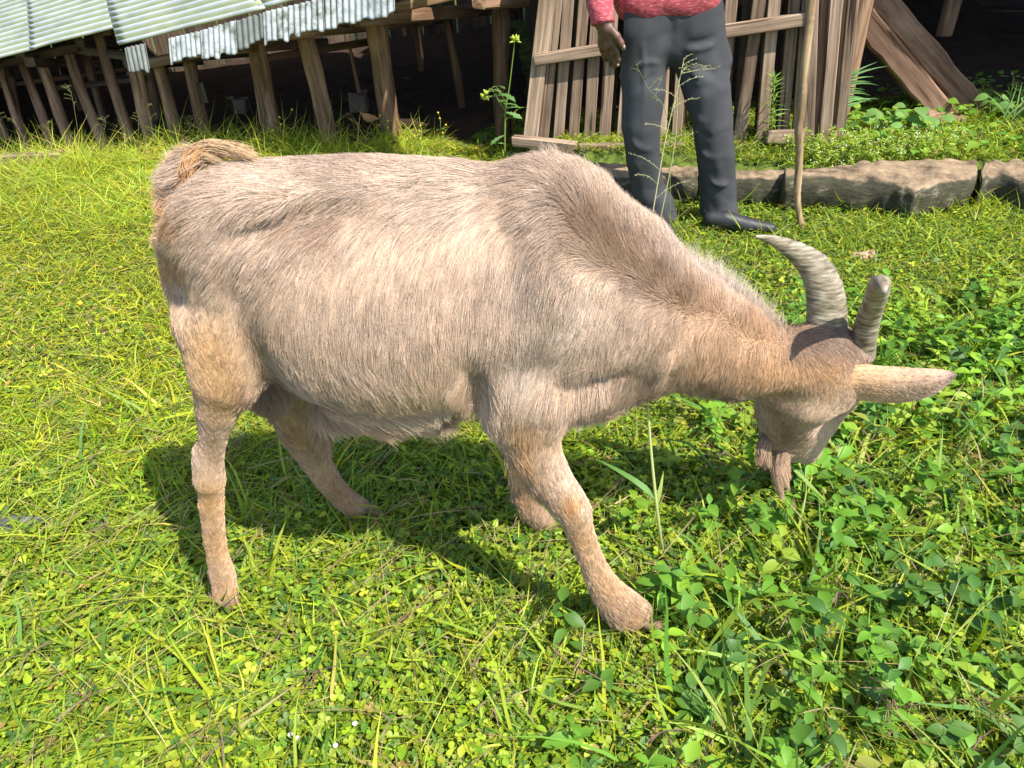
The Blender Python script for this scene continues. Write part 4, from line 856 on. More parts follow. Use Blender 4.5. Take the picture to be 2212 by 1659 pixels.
def tp(x, y, d=-.085): return p3(x, y, PY+d)
for pts, r, a in [([tp(1450, 150), tp(1405, 135), tp(1360, 150)], .014, .005), ([tp(1452, 165), tp(1410, 165), tp(1380, 190)], .013, -.006), ([tp(1452, 150), tp(1500, 140), tp(1545, 160)], .013, -.006), ([tp(1455, 160), tp(1505, 165), tp(1560, 195)], .014, .006),
                  ([tp(1480, 110), tp(1520, 105), tp(1560, 95)], .013, .006), ([tp(1480, 95), tp(1520, 88), tp(1562, 75)], .012, -.006), ([tp(1450, 20), tp(1452, 60), tp(1450, 105)], .008, -.007), ([tp(1500, 185), tp(1520, 178), tp(1550, 178)], .01, .006), ([tp(1495, 255), tp(1530, 262), tp(1565, 250)], .015, .005), ([tp(1500, 285), tp(1535, 292), tp(1570, 280)], .014, -.006),
                  ([tp(1500, 320), tp(1530, 340), tp(1575, 335)], .016, .006), ([tp(1515, 380), tp(1545, 400), tp(1580, 400)], .015, .008), ([tp(1515, 415), tp(1550, 425), tp(1588, 420)], .012, -.008), ([tp(1515, 440), tp(1550, 446), tp(1588, 440)], .012, .008),
                  ([tp(1360, 300), tp(1380, 320), tp(1410, 325)], .014, .005), ([tp(1370, 360), tp(1395, 385), tp(1420, 395)], .014, .007), ([tp(1375, 385), tp(1400, 410), tp(1432, 420)], .012, -.007), ([tp(1390, 415), tp(1410, 432), tp(1440, 440)], .013, .009), ([tp(1385, 440), tp(1415, 452), tp(1445, 452)], .011, -.007),
                  ([tp(1388, 90), tp(1392, 180), tp(1386, 300)], .010, .005), ([tp(1535, 200), tp(1548, 280), tp(1552, 380)], .010, .005), ([tp(1335, 25), tp(1345, 70), tp(1352, 110)], .012, -.006), ([tp(1565, 20), tp(1568, 70), tp(1560, 115)], .012, -.008)]:
    crease(T, pts, r, a)
g = np.meshgrid(*T.ax, indexing='ij', sparse=True)
wrp = np.sin(g[0]*21+g[2]*7)*1.3+np.sin(g[2]*17+g[1]*20)*.9
low = np.clip((.42-g[2])/.35, 0, 1)+.6*np.exp(-((g[2]-.68)/.08)**2)
T.D = T.D+(.0026*low*(1-np.abs(np.sin(g[2]*34+g[0]*16*np.sign(g[0]-cx)+wrp)))**2-.0012*np.sin(g[0]*60+wrp*2)).astype(np.float32)
# pressed crease down the front of each leg
T.D = T.D.astype(np.float32)
T.D = np.maximum(T.D, (g[2]-.93)).astype(np.float32)
zcut = float(p3(1424, 470)[2]); T.D = np.maximum(T.D, (zcut*.6+.012-g[2])).astype(np.float32)
V, Q = T.mesh(); V = relax(V, Q, 3); N, _ = vnormals(V, Q)
if ((V-V.mean(0))*N).sum() < 0: Q = Q[:, ::-1].copy()
tr = mesh_obj('trousers', V, Q, M_trou, man, smooth=True)
hipc = (p3(1385, 0)+p3(1500, 0))/2
# ---- upper body in the shirt
S = Field((.12, 2.62, .70), (1.75, 3.36, 1.62), .009, k=.03)
hip2 = np.array([hipc[0], PY, .87]); ch = hip2+[.0, .03, .40]; sh = hip2+[0, .04, .50]
S.cone(hip2+[-.085, 0, 0], hip2+[.085, 0, 0], .112, .112, .95); S.cone(hip2+[-.075, .01, .15], hip2+[.075, .01, .15], .112, .112, .95); S.cone(ch+[-.09, 0, -.05], ch+[.09, 0, -.05], .118, .118, .95, .06); S.cone(sh+[-.14, 0, 0], sh+[.14, 0, 0], .065, .065, 1, .06)
shR = sh+np.array([-.185, 0, -.02]); shL = sh+np.array([.185, 0, -.02]); wr = p3(1301, 50, PY-.10); elR = np.array([shR[0]-.09, PY+.06, 1.12])
S.chain([(shR, .062), (elR, .046), (p3(1290, -45, PY-.05), .046), (wr, .040)], 1, .02)
stickT = ay(1755, 0, 2.9)
hL = stickT+np.array([.0, .0, .28]); elL = np.array([shL[0]+.12, PY-.08, 1.10])
S.chain([(shL, .062), (elL, .050), (hL+[-.07, .03, -.03], .036)], 1, .02)
g = np.meshgrid(*S.ax, indexing='ij', sparse=True)
S.D = S.D+(.003*np.sin(g[0]*45+g[2]*30)*np.sin(g[2]*52+g[1]*25)).astype(np.float32)
# hem (wavy), cuff plane square to the forearm
hemz = .797+.010*np.sin((g[0]-cx)*16+1.6)
xs_ = p3(1324, 30, PY-.05)[0]; torso = (g[0] > xs_) & (g[0] < hip2[0]+.23)
S.D = np.where(torso & (g[2] < 1.0), np.maximum(S.D, hemz-g[2]), S.D)
cd_ = nrm(p3(1290, -45, PY-.05)-wr); S.D = np.where((g[0] <= xs_) & (g[2] < 1.0), np.maximum(S.D, -((g[0]-wr[0])*cd_[0]+(g[1]-wr[1])*cd_[1]+(g[2]-wr[2])*cd_[2])-.006), S.D).astype(np.float32)
V, Q = S.mesh(); V = relax(V, Q, 2); N, _ = vnormals(V, Q)
if ((V-V.mean(0))*N).sum() < 0: Q = Q[:, ::-1].copy()
mesh_obj('shirt', V, Q, M_shirt, man, smooth=True)
# ---- body: one skin mesh; bulk inside the clothes, head and neck, then both hands finely
Bd = Field((.12, 2.60, .02), (1.75, 3.40, 1.86), .012, k=.03)
for c in (Rl, Ll): Bd.chain([(p, r*.62) for p, r in c]+[(c[-1][0]-[0, 0, .06], c[-1][1]*.5)], .9)
Bd.cone(hip2+[-.06, 0, -.02], hip2+[.06, 0, -.02], .09, .09, .9); Bd.cone(hip2, ch, .09, .095, .9); Bd.cone(sh+[-.12, 0, -.0], sh+[.12, 0, 0], .05, .05, 1)
Bd.chain([(shR, .048), (elR, .034), (p3(1290, -45, PY-.05), .032), (wr, .026)]); Bd.chain([(shL, .048), (elL, .034), (hL+[-.05, .02, -.02], .026)])
hd = sh+np.array([0, -.03, .215]); Bd.cone(sh, hd+[0, .01, -.05], .055, .05, 1, .03); Bd.ell(hd+[0, 0, .03], (.075, .095, .105)); Bd.ell(hd+[0, -.03, -.045], (.052, .06, .06), k=.03)
Bd.ell(hd+[0, -.100, -.005], (.015, .022, .026), k=.012); Bd.ell(hd+[-.078, .005, .0], (.010, .02, .03), k=.008); Bd.ell(hd+[.078, .005, .0], (.010, .02, .03), k=.008); Bd.ell(hd+[0, -.088, -.045], (.024, .012, .010), k=.012)
for s_ in (-1, 1): Bd.ell(hd+[s_*.032, -.092, .022], (.014, .012, .010), k=.01, subtract=True)
V0, Q0 = Bd.mesh(); V0 = relax(V0, Q0, 2)
H = Field(p3(1312, 90, PY-.1)-[.14, .12, .17], p3(1312, 90, PY-.1)+[.14, .12, .17], .0028, k=.009)
def hp(x, y, d): return p3(x, y, PY+d)
wy = -.10
H.chain([(hp(1303, 40, wy), .027), (hp(1308, 62, wy), .026)], 1.2)
H.chain([(hp(1308, 60, wy), .024), (hp(1303, 95, wy+.012), .019)], 1); H.chain([(hp(1310, 60, wy), .024), (hp(1313, 98, wy), .020)], 1); H.chain([(hp(1312, 62, wy-.006), .022), (hp(1324, 92, wy-.01), .017)], 1)
F_ = {'index': [(1325, 88, -.012, .0105), (1332, 110, -.016, .0095), (1336, 128, -.016, .0082), (1334, 141, -.010, .0072)],
      'middle': [(1316, 94, .0, .0108), (1323, 116, -.002, .0095), (1328, 132, .0, .0085), (1327, 145, .004, .0074)],
      'ring': [(1307, 95, .012, .0102), (1312, 115, .012, .0092), (1318, 130, .014, .008), (1319, 141, .018, .007)],
      'small': [(1299, 93, .022, .0092), (1300, 109, .024, .0080), (1305, 122, .026, .0072), (1309, 131, .03, .0063)]}
for n_, c in F_.items(): H.chain([(hp(x, y, wy+d), r) for x, y, d, r in c], 1, .004)
H.chain([(hp(1318, 62, wy-.02), .014), (hp(1332, 78, wy-.03), .0125), (hp(1341, 92, wy-.034), .0105), (hp(1346, 105, wy-.032), .0085)], 1, .008)
for x, y, d in ((1325, 87, -.018), (1316, 91, -.012), (1307, 92, .0), (1299, 90, .01)): H.bump(hp(x, y, wy+d), .007, .003)
for a_, b_ in (((1308, 62, -.03), (1313, 88, -.024)), ((1311, 62, -.03), (1323, 86, -.03)), ((1306, 62, -.025), (1303, 88, -.012))): 
    for t in np.linspace(0, 1, 6): H.bump(hp(*(np.array(a_)*(1-t)+np.array(b_)*t+np.array([0, 0, wy]))), .0042, .0012)
V1, Q1 = H.mesh(); V1 = relax(V1, Q1, 2)
# the other hand closed round the stick above the picture
H2 = Field(hL-[.09, .09, .1], hL+[.09, .09, .1], .004, k=.008)
H2.chain([(hL+[-.06, .03, -.02], .024), (hL+[-.034, .02, .0], .028)])
for k_ in range(4):
    z_ = .03-k_*.021; rr_k = .0095-.0006*k_
    H2.chain([(hL+[-.03, .004, z_], rr_k), (hL+[-.012, -.028, z_-.002], rr_k), (hL+[.018, -.024, z_-.003], rr_k*.92), (hL+[.022, -.002, z_-.003], rr_k*.85)], 1, .004)
H2.chain([(hL+[-.03, .02, .02], .013), (hL+[-.01, .026, .04], .011), (hL+[.016, .018, .045], .009)], 1, .006)
V2, Q2 = H2.mesh(); V2 = relax(V2, Q2, 1)
Vb = []; Qb = []; o_ = 0
for V, Q in ((V0, Q0), (V1, Q1), (V2, Q2)):
    N, _ = vnormals(V, Q)
    if ((V-V.mean(0))*N).sum() < 0: Q = Q[:, ::-1]
    Vb.append(V); Qb.append(Q+o_); o_ += len(V)
mesh_obj('body', np.concatenate(Vb), np.concatenate(Qb), M_pskin, man, smooth=True)
for n_, (x, y, d, r) in {'thumb': (1348, 101, -.041, .0085), 'index': (1335, 139, -.018, .007)}.items():
    v, f = ball(hp(x, y, wy+d), .0052, 6, 8); v = (v-hp(x, y, wy+d))*[.9, .45, 1.3]+hp(x, y, wy+d); mesh_obj('nail', v, f, M_nail, man, smooth=True)
Hr = Field(hd-[.13, .15, .1], hd+[.13, .15, .18], .008, k=.01); Hr.ell(hd+[0, .012, .042], (.080, .096, .104)); Hr.ell(hd+[0, -.075, -.02], (.09, .06, .10), subtract=True, k=.01)
V, Q = Hr.mesh(); V = relax(V, Q, 1); N, _ = vnormals(V, Q)
if ((V-V.mean(0))*N).sum() < 0: Q = Q[:, ::-1].copy()
mesh_obj('hair', V, Q, M_hairp, man, smooth=True)
for x, y, dx, dy in ((1426, 478, .025, -.15), (1566, 474, .175, -.05)):
    c = gz(x, y, .045); Sh = Field(c-[.24, .26, .08], c+[.3, .2, .12], .007, k=.02); e = c+np.array([dx, dy, -.012]); m_ = (c+e)/2
    Sh.chain([(c+np.array([-dx*.3, -dy*.3, .0]), .030), (c, .032), (m_+[0, 0, -.014], .030), (e+[0, 0, -.016], .021)], 1, .02)
    g = np.meshgrid(*Sh.ax, indexing='ij', sparse=True); Sh.D = np.maximum(Sh.D, .006-g[2]).astype(np.float32)
    V, Q = Sh.mesh(); V = relax(V, Q, 2); N, _ = vnormals(V, Q)
    if ((V-V.mean(0))*N).sum() < 0: Q = Q[:, ::-1].copy()
    mesh_obj('shoe', V, Q, M_shoe, man, smooth=True)
# ---- the walking stick
pts = [(1731, 492, 2.905), (1726, 462, 2.903), (1722, 420, 2.9), (1725, 370, 2.9), (1727, 320, 2.9), (1725, 282, 2.9), (1730, 245, 2.9), (1735, 200, 2.9), (1736, 165, 2.9), (1742, 110, 2.9), (1749, 50, 2.9), (1754, 0, 2.9)]
P = [p3(*p) for p in pts]; P += [hL+[0, 0, 0], hL+[.004, 0, .10]]
P = spline(P, 90); q = np.random.default_rng(4); Rr = np.interp(np.linspace(0, 1, 90), [0, .3, .6, 1], [.012, .0145, .0148, .0145])*(1+.05*np.sin(np.linspace(0, 40, 90))+.03*q.normal(size=90))
v, f = tube(P, Rr, 12, ridge=lambda i, th: 1+.06*np.sin(2*th+i*.12))
stk = mesh_obj('walking_stick', v-P[0], f, M_stick, smooth=True, mw=Matrix.Translation(Vector(P[0]))); tag(stk, 'crooked peeled wooden walking stick standing on the grass, held by the man', 'walking stick')
# ================================================================== ground cover (nobody could count it)
def view_half(y): return .72*(y*math.cos(PITCH)+CH*math.sin(PITCH))+.28
def scatter(n, y0, y1, power=1.0, rg=rng):
    """points on the lawn between two distances, thinning with distance"""
    yy = y0+(y1-y0)*rg.uniform(0, 1, n)**power; hw = view_half(yy); xx = rg.uniform(-1, 1, n)*hw
    return xx, yy
def lawn_ok(x, y):
    """true where the sward grows: not inside the sheds, not on the kerb stones"""
    inside_left = (y > 4.28+.28*(vnoise(x*5, y*0, 2)-.5)+.35*ss(-x, 1.2, 3.)) & (x < .25)
    ky = kerb_y(x); kerb = (x > .34) & (y > ky-.035) & (y < ky+.14) & (vnoise(x*9, y*3, 8) < .86)
    bay = (x > .2) & (y > 4.35)
    return ~(inside_left | kerb | bay)
def tone(n, rg, pal, wts=None):
    pal = np.array(pal); i = rg.choice(len(pal), n, p=wts); return pal[i]*rg.uniform(.75, 1.25, (n, 1))*np.array([1, 1, 1.])*(1+rg.normal(0, .06, (n, 3)))
def patch_tint(C, x, y):
    m = fbm(x*2.2+3, y*2.2, 41)[:, None]; m2 = ss(-x+.2*y, -.2, 1.6)[:, None]*ss(y, 1.2, 2.6)[:, None]
    C = C*(1+.45*(m-.5)); return C*(1+m2*np.array([.34, .16, -.1]))
G_PAL = [(.19, .27, .018), (.25, .31, .018), (.12, .21, .024), (.32, .36, .026), (.085, .165, .028), (.38, .35, .06), (.34, .26, .12)]
G_WT = [.27, .25, .18, .14, .1, .035, .025]
L_PAL = [(.16, .25, .016), (.23, .31, .018), (.10, .19, .022), (.30, .36, .024), (.065, .14, .024), (.28, .20, .06)]
L_WT = [.28, .27, .18, .14, .11, .02]
BLADE = [.55, 1, .95, .75, .42, .03]; OVAL = [.10, .72, 1, .92, .60, .06]; HEART = [.12, .62, .95, 1.0, .72]; LANCE = [.25, .8, 1, .75, .4, .04]
def rdir(n, rg, zmin, zmax):
    a = rg.uniform(0, 2*math.pi, n); z = rg.uniform(zmin, zmax, n); r = np.sqrt(1-z*z); return np.stack([r*np.cos(a), r*np.sin(a), z], -1)
def upn(n, rg, s): return nrm(np.array([0, 0, 1.])+rg.normal(0, s, (n, 3)))
stuff = []
def emit(name, bs, mat, kind='stuff', parent=None):
    V, F, C = merge(bs); o = mesh_obj(name, V, F, mat, parent, smooth=True, col=np.clip(C, .002, .9))
    if kind: tag(o, kind=kind)
    return o
def weedy(x, y):
    w = weedy0(x, y); return np.clip(w*(1-.8*ss(-x+.25*(y-1), -.1, .9)*ss(y, .9, 1.5)), .02, 1)
def weedy0(x, y):   # where broad leaves take over from the fine sward: near and to the right
    return np.clip(.35+.75*ss(x+.35*(2.2-y), -.2, 1.3)+.5*ss(1.7-y, 0, .8)-.55*ss(y, 1.9, 3.0)*ss(-x, -.9, .3)+.6*(fbm(x*1.6, y*1.6, 51)-.5), 0.02, 1)
def tall(x, y): return 1+1.1*ss(x-.55*y, -.1, .55)*ss(1.9-y, 0, .6)

rg = np.random.default_rng(77)
# --- fine grass
bs = []
for n, y0, y1, pw, Lr, Wr, prof in ((52000, .40, 2.0, 1., (.035, .10), (.002, .0052), BLADE), (150000, 1.5, 4.6, 1.0, (.022, .062), (.002, .0045), [.7, 1, .7, .05]), (9000, 4.0, 6.5, 1, (.05, .12), (.004, .009), [.7, 1, .7, .05])):
    x, y = scatter(n, y0, y1, pw, rg); k = lawn_ok(x, y) & (rg.uniform(0, 1, n) > .55*weedy(x, y)); x, y = x[k], y[k]; n = len(x)
    D = rdir(n, rg, .05, .85); L = rg.uniform(*Lr, n)*tall(x, y)*(.7+.6*vnoise(x*4, y*4, 6)); W_ = rg.uniform(*Wr, n)
    P = np.stack([x, y, ground_z(x, y)+rg.uniform(-.002, .02, n)], -1); C = patch_tint(tone(n, rg, G_PAL, G_WT), x, y)
    bs.append(leaves(P, D, upn(n, rg, .4), L, W_, rg.uniform(.15, .75, n), prof, C, wav=.05))
# the sward goes on past the edges of the picture
n = 90000; x = rg.uniform(-5.2, 4.6, n); y = rg.uniform(-1.2, 4.6, n); k = lawn_ok(x, y) & ((np.abs(x) > view_half(y)-.05) | (y < .42)); x, y = x[k], y[k]; n = len(x)
bs.append(leaves(np.stack([x, y, ground_z(x, y)], -1), rdir(n, rg, .1, .8), upn(n, rg, .4), rg.uniform(.04, .10, n), rg.uniform(.004, .008, n), rg.uniform(.2, .8, n), [.7, 1, .7, .05], patch_tint(tone(n, rg, G_PAL, G_WT), x, y)))
emit('grass', bs, M_grass)
# --- longer loose grass in tufts, right side and left back bank
bs = []
def tufts(nt_, y0, y1, filt, Lr, Wr, per, bend=(.15, .7), pal=G_PAL, wt=G_WT, zr=(.35, .95), lean=(0, 0, 0)):
    x, y = scatter(nt_, y0, y1, 1, rg); k = filt(x, y) & lawn_ok(x, y); x, y = x[k], y[k]; nn = len(x)
    x = np.repeat(x, per)+rg.normal(0, .012, nn*per); y = np.repeat(y, per)+rg.normal(0, .012, nn*per); n = nn*per
    P = np.stack([x, y, ground_z(x, y)-.003], -1); D = nrm(rdir(n, rg, *zr)+np.array(lean)); L = rg.uniform(*Lr, n)
    bs.append(leaves(P, D, upn(n, rg, .6), L, rg.uniform(*Wr, n), rg.uniform(*bend, n), BLADE, patch_tint(tone(n, rg, pal, wt), x, y), fold=.3, wav=.05))
tufts(1500, .5, 2.2, lambda x, y: rg.uniform(0, 1, len(x)) < .25+.75*ss(x-.5*y, -.3, .4), (.08, .20), (.0035, .009), 6)
tufts(800, .5, 2.0, lambda x, y: (x-.42*y > -.1), (.12, .26), (.006, .013), 3, bend=(.3, .9), pal=[(.12, .24, .03), (.18, .30, .03), (.08, .18, .035), (.26, .34, .05)], wt=[.35, .3, .2, .15])
tufts(700, .4, 2.0, lambda x, y: x > -9, (.06, .13), (.002, .005), 6)
tufts(3600, 3.15, 4.75, lambda x, y: (x < -.35) & (y > 3.5+.35*(x+.6)), (.07, .17), (.002, .0045), 9, bend=(.3, 1.), pal=[(.20, .31, .03), (.27, .35, .035), (.14, .26, .04), (.36, .36, .10)], wt=[.35, .3, .25, .1])
tufts(1500, 3.85, 4.7, lambda x, y: (x < -.5) & (x > -3.2), (.13, .27), (.002, .0045), 5, bend=(.4, 1.1), pal=[(.20, .31, .03), (.27, .35, .035), (.36, .34, .12)], wt=[.4, .35, .25])
tufts(1500, 2.3, 3.8, lambda x, y: (x > .3) & (y > 2.4), (.05, .13), (.003, .006), 7)
tufts(1100, 2.95, 3.35, lambda x, y: (x > .3) & (np.abs(y-kerb_y(x)+.05) < .08), (.07, .16), (.003, .007), 8)
tufts(900, 3.3, 4.3, lambda x, y: (x > .0) & (y > kerb_y(x)+.1), (.05, .12), (.002, .005), 8)
emit('long_grass', bs, M_grass)
# --- clover and small trefoils
bs = []; st = []
for n, y0, y1 in ((10000, .40, 1.5), (5500, 1.5, 2.5)):
    x, y = scatter(n, y0, y1, 1, rg); k = lawn_ok(x, y) & (rg.uniform(0, 1, n) < .25+.9*weedy(x, y)); x, y = x[k], y[k]; n = len(x)
    h = rg.uniform(.012, .042, n)*tall(x, y); c = np.stack([x, y, ground_z(x, y)+h], -1); up_ = upn(n, rg, .28); a0 = rg.uniform(0, 6.28, n); sz = rg.uniform(.005, .0135, n); C = patch_tint(tone(n, rg, L_PAL, L_WT), x, y)
    e1 = nrm(np.cross(up_, [0, 1., 0])); e2 = np.cross(up_, e1)
    for q_ in range(3):
        a = a0+q_*2.094; D = e1*np.cos(a)[:, None]+e2*np.sin(a)[:, None]; D = nrm(D+up_*rg.uniform(-.1, .35, (n, 1)))
        bs.append(leaves(c, D, up_, sz, sz*.95, .12, HEART, C*rg.uniform(.85, 1.15, (n, 1)), fold=.35, three=True))
emit('clover', bs, M_leaf)
# --- broad-leaved ground cover: low rosettes of ovate leaves on short stalks
bs = []
for n, y0, y1, s0, s1 in ((25000, .40, 1.6, .007, .023), (30000, 1.5, 3.2, .008, .020), (15000, 3.0, 4.6, .010, .022)):
    x, y = scatter(n, y0, y1, 1, rg); k = lawn_ok(x, y) & (rg.uniform(0, 1, n) < .12+.95*weedy(x, y)+.5*((x > .3) & (y > kerb_y(x)))); x, y = x[k], y[k]; n = len(x); t_ = tall(x, y)
    L = rg.uniform(s0, s1, n)*(.8+.5*t_*rg.uniform(.3, 1, n)); P = np.stack([x, y, ground_z(x, y)+rg.uniform(.002, .036, n)*t_], -1)
    pr = OVAL if s0 < .009 else OVAL; D = rdir(n, rg, -.15, .55); C = patch_tint(tone(n, rg, L_PAL, L_WT), x, y)
    bs.append(leaves(P, D, upn(n, rg, .35), L, L*rg.uniform(.35, .75, n), rg.uniform(.0, .5, n), [.1, .8, 1, .65, .05], C, fold=.35, three=True))
emit('low_weeds', bs, M_leaf)
# --- bushier weeds lower right: stems with opposite toothed leaves
bs = []; sb = []
nst = 1150; x = rg.uniform(.05, 1.75, nst); y = rg.uniform(.5, 2.2, nst)
k = (x-.42*y > rg.normal(-.02, .2, nst)) & (np.abs(x) < view_half(y)); x, y = x[k], y[k]; far = np.array([gz(1600, 700)[:2], gz(1450, 1150)[:2]])
PALB = [(.085, .19, .024), (.12, .26, .024), (.18, .32, .026), (.06, .145, .026), (.26, .36, .035), (.24, .26, .05)]
for X_, Y_ in zip(x, y):
    hgt = rg.uniform(.04, .15); b0 = np.array([X_, Y_, float(ground_z(X_, Y_))-.005]); tip = b0+np.array([rg.normal(0, .03), rg.normal(0, .03), hgt]); nl = rg.integers(3, 6); col = np.array(PALB[rg.choice(6, p=[.25, .27, .2, .14, .11, .03])])*rg.uniform(.8, 1.2)
    tt = np.linspace(.35, 1, nl); a0 = rg.uniform(0, 6.28); pp = []; dd = []; ll = []
    for i_, t in enumerate(tt):
        for s_ in (0, math.pi): pp.append(b0+(tip-b0)*t); a = a0+i_*1.57+s_+rg.normal(0, .2); dd.append([math.cos(a), math.sin(a), rg.uniform(.0, .55)]); ll.append(rg.uniform(.02, .062)*(1.15-.45*t))
    pp, dd, ll = np.array(pp), np.array(dd), np.array(ll); m_ = len(pp)
    bs.append(leaves(pp, dd, upn(m_, rg, .2), ll, ll*rg.uniform(.5, .68, m_), rg.uniform(.1, .5, m_), [.08, .45, .72, .95, 1, .88, .68, .42, .05], np.tile(col, (m_, 1))*rg.uniform(.85, 1.15, (m_, 1)), fold=.3, three=True))
    sb.append((b0, tip, col))
P = np.array([s_[0] for s_ in sb]); Dv = np.array([s_[1] for s_ in sb])-P; Ls = np.linalg.norm(Dv, axis=1)
for a_ in (0, 1): bs.append(leaves(P, Dv, np.tile([a_, 1-a_, .01], (len(P), 1)), Ls, .0028, .0, [1, .9, .6], np.array([s_[2] for s_ in sb])*1.2))
emit('leafy_weeds', bs, M_leaf)
# --- straw-coloured and purple runners with finger seed heads, thin stems lying over the sward
bs = []
def stems(n, y0, y1, filt, Lr, W_, cols, zr, bend, lift=(.01, .05)):
    x, y = scatter(n, y0, y1, 1, rg); k = filt(x, y) & lawn_ok(x, y); x, y = x[k], y[k]; n = len(x)
    P = np.stack([x, y, ground_z(x, y)+rg.uniform(*lift, n)*tall(x, y)], -1); D = rdir(n, rg, *zr); C = np.array(cols)[rg.integers(0, len(cols), n)]*rg.uniform(.7, 1.2, (n, 1)); L = rg.uniform(*Lr, n); bd = rg.uniform(*bend, n)
    for s_ in ([0, 0, 1.], [.7, .7, .1]): bs.append(leaves(P, D, np.tile(s_, (n, 1))+rg.normal(0, .05, (n, 3)), L, W_, bd, [1, 1, .95, .85, .7, .4], C))
    return P, D, L
stems(1300, .4, 2.2, lambda x, y: x > -9, (.06, .22), .0015, [(.30, .22, .11), (.36, .40, .07), (.22, .13, .09), (.42, .34, .18)], (.0, .5), (.0, .5))
stems(1900, 1.5, 4.2, lambda x, y: x < 1.2, (.05, .14), .0016, [(.25, .16, .11), (.40, .34, .18), (.18, .12, .08)], (.0, .5), (0, .5))
# finger seed heads
nh = 150; x, y = scatter(nh, .45, 1.9, 1, rg); k = (x-.35*y > -.45) | (rg.uniform(0, 1, nh) < .4); x, y = x[k], y[k]
for X_, Y_ in zip(x, y):
    c = np.array([X_, Y_, float(ground_z(X_, Y_))+rg.uniform(.05, .10)]); nf = rg.integers(3, 6); a = rg.uniform(0, 6.28)+np.arange(nf)*6.28/nf*rg.uniform(.6, 1); D = np.stack([np.cos(a), np.sin(a), rg.uniform(-.1, .6, nf)], -1)
    C = np.tile(np.array([(.24, .17, .11), (.20, .12, .10), (.32, .28, .13)][rg.integers(0, 3)]), (nf, 1)); L = rg.uniform(.035, .06, nf)
    for s_ in ([0, 0, 1.], [.7, .7, .1]): bs.append(leaves(np.tile(c, (nf, 1)), D, np.tile(s_, (nf, 1)), L, .0022, rg.uniform(.0, .5, nf), [.6, 1, .9, 1, .8, .3], C))
    f_ = c+np.array([rg.normal(0, .05), rg.normal(0, .05), 0]); f_[2] = float(ground_z(*f_[:2])); 
    for s_ in ([0, 0, 1.], [.7, .7, .1]): bs.append(leaves([f_], [c-f_], [s_], np.linalg.norm(c-f_), .0014, 0, [1, 1, 1], [(.28, .33, .07)]))
emit('grass_stems', bs, M_grass)
# --- dry litter on the soil between the plants
bs = []; x, y = scatter(9000, .4, 2.6, 1, rg); k = lawn_ok(x, y); x, y = x[k], y[k]; n = len(x)
P = np.stack([x, y, ground_z(x, y)+rg.uniform(.001, .014, n)], -1); L = rg.uniform(.008, .035, n)
bs.append(leaves(P, rdir(n, rg, -.1, .25), upn(n, rg, .5), L, L*rg.uniform(.08, .4, n), rg.uniform(-.2, .4, n), [.3, 1, .8, .1], np.array([(.30, .20, .11), (.42, .32, .18), (.18, .11, .07), (.5, .42, .26)])[rg.integers(0, 4, n)]*rg.uniform(.6, 1.1, (n, 1)), fold=.3))
emit('dry_litter', bs, M_grass)
# --- shaded growth on the raised strip at the right, round big leaves
bs = []; n = 900; x = rg.uniform(1.5, 3.4, n); y = rg.uniform(3.25, 4.5, n); L = rg.uniform(.025, .06, n); P = np.stack([x, y, ground_z(x, y)+rg.uniform(.01, .09, n)], -1)
bs.append(leaves(P, rdir(n, rg, -.1, .4), upn(n, rg, .3), L, L*rg.uniform(.7, .95, n), rg.uniform(.1, .4, n), [.2, .75, 1, .95, .7, .3, .04], tone(n, rg, [(.10, .22, .03), (.14, .29, .035), (.20, .33, .04)]), fold=.2, three=True))
emit('shaded_weeds', bs, M_leaf)
# --- tiny white daisies and yellow florets
M_petal = attr_mat('petal', rough=.6, spec=.2, trans=.2)
bs = []; pts = [gz(x_, y_) for x_, y_ in ((1040, 1545), (752, 1620), (650, 1615), (330, 485))]
for p in pts:
    for _ in range(rg.integers(1, 3)):
        c = p+np.array([rg.normal(0, .012), rg.normal(0, .012), 0]); c[2] = float(ground_z(c[0], c[1]))+rg.uniform(.035, .05); nf = 7; a = np.arange(nf)*6.28/nf; D = np.stack([np.cos(a), np.sin(a), np.full(nf, .2)], -1)
        bs.append(leaves(np.tile(c, (nf, 1)), D, np.tile([0, 0, 1.], (nf, 1)), .0045, .0030, 0, [.5, 1, .6], np.tile((.78, .78, .74), (nf, 1))))
        D = D*[.5, .5, 1]+[0, 0, .5]; bs.append(leaves(np.tile(c, (nf, 1)), D, np.tile([0, 0, 1.], (nf, 1)), .0018, .002, 0, [1, 1, .6], np.tile((.65, .48, .04), (nf, 1))))
emit('daisies', bs, M_petal)
# ================================================================== single plants and small things
rg = np.random.default_rng(123)
def batch(name, bs, mat, parent): 
    V, F, C = merge(bs); return mesh_obj(name, V, F, mat, parent, smooth=True, col=np.clip(C, .002, .9))
def stem_strips(P, W0, W1, col):
    P = np.asarray(P, float); V = []; n = len(P); T = nrm(np.gradient(P, axis=0)); out = []
    v, f = tube(P, np.linspace(W0, W1, n)/2, 5, cap=False); F4 = np.array(f); return v, F4, np.tile(col, (len(v), 1))
def crv(*p, n=14): return spline(np.array(p), n)
def at(path, t):
    i = np.clip(np.asarray(t)*(len(path)-1), 0, len(path)-1); a = np.floor(i).astype(int); b = np.minimum(a+1, len(path)-1); f = (i-a)[..., None]; return path[a]*(1-f)+path[b]*f
def floor_pt(x, y, z=0.): p = gz(x, y, z); p[2] = float(ground_z(p[0], p[1])); return p
def rooted(x, y, Y): 
    p = ay(x, y, Y); p[2] = float(ground_z(p[0], p[1])); return p

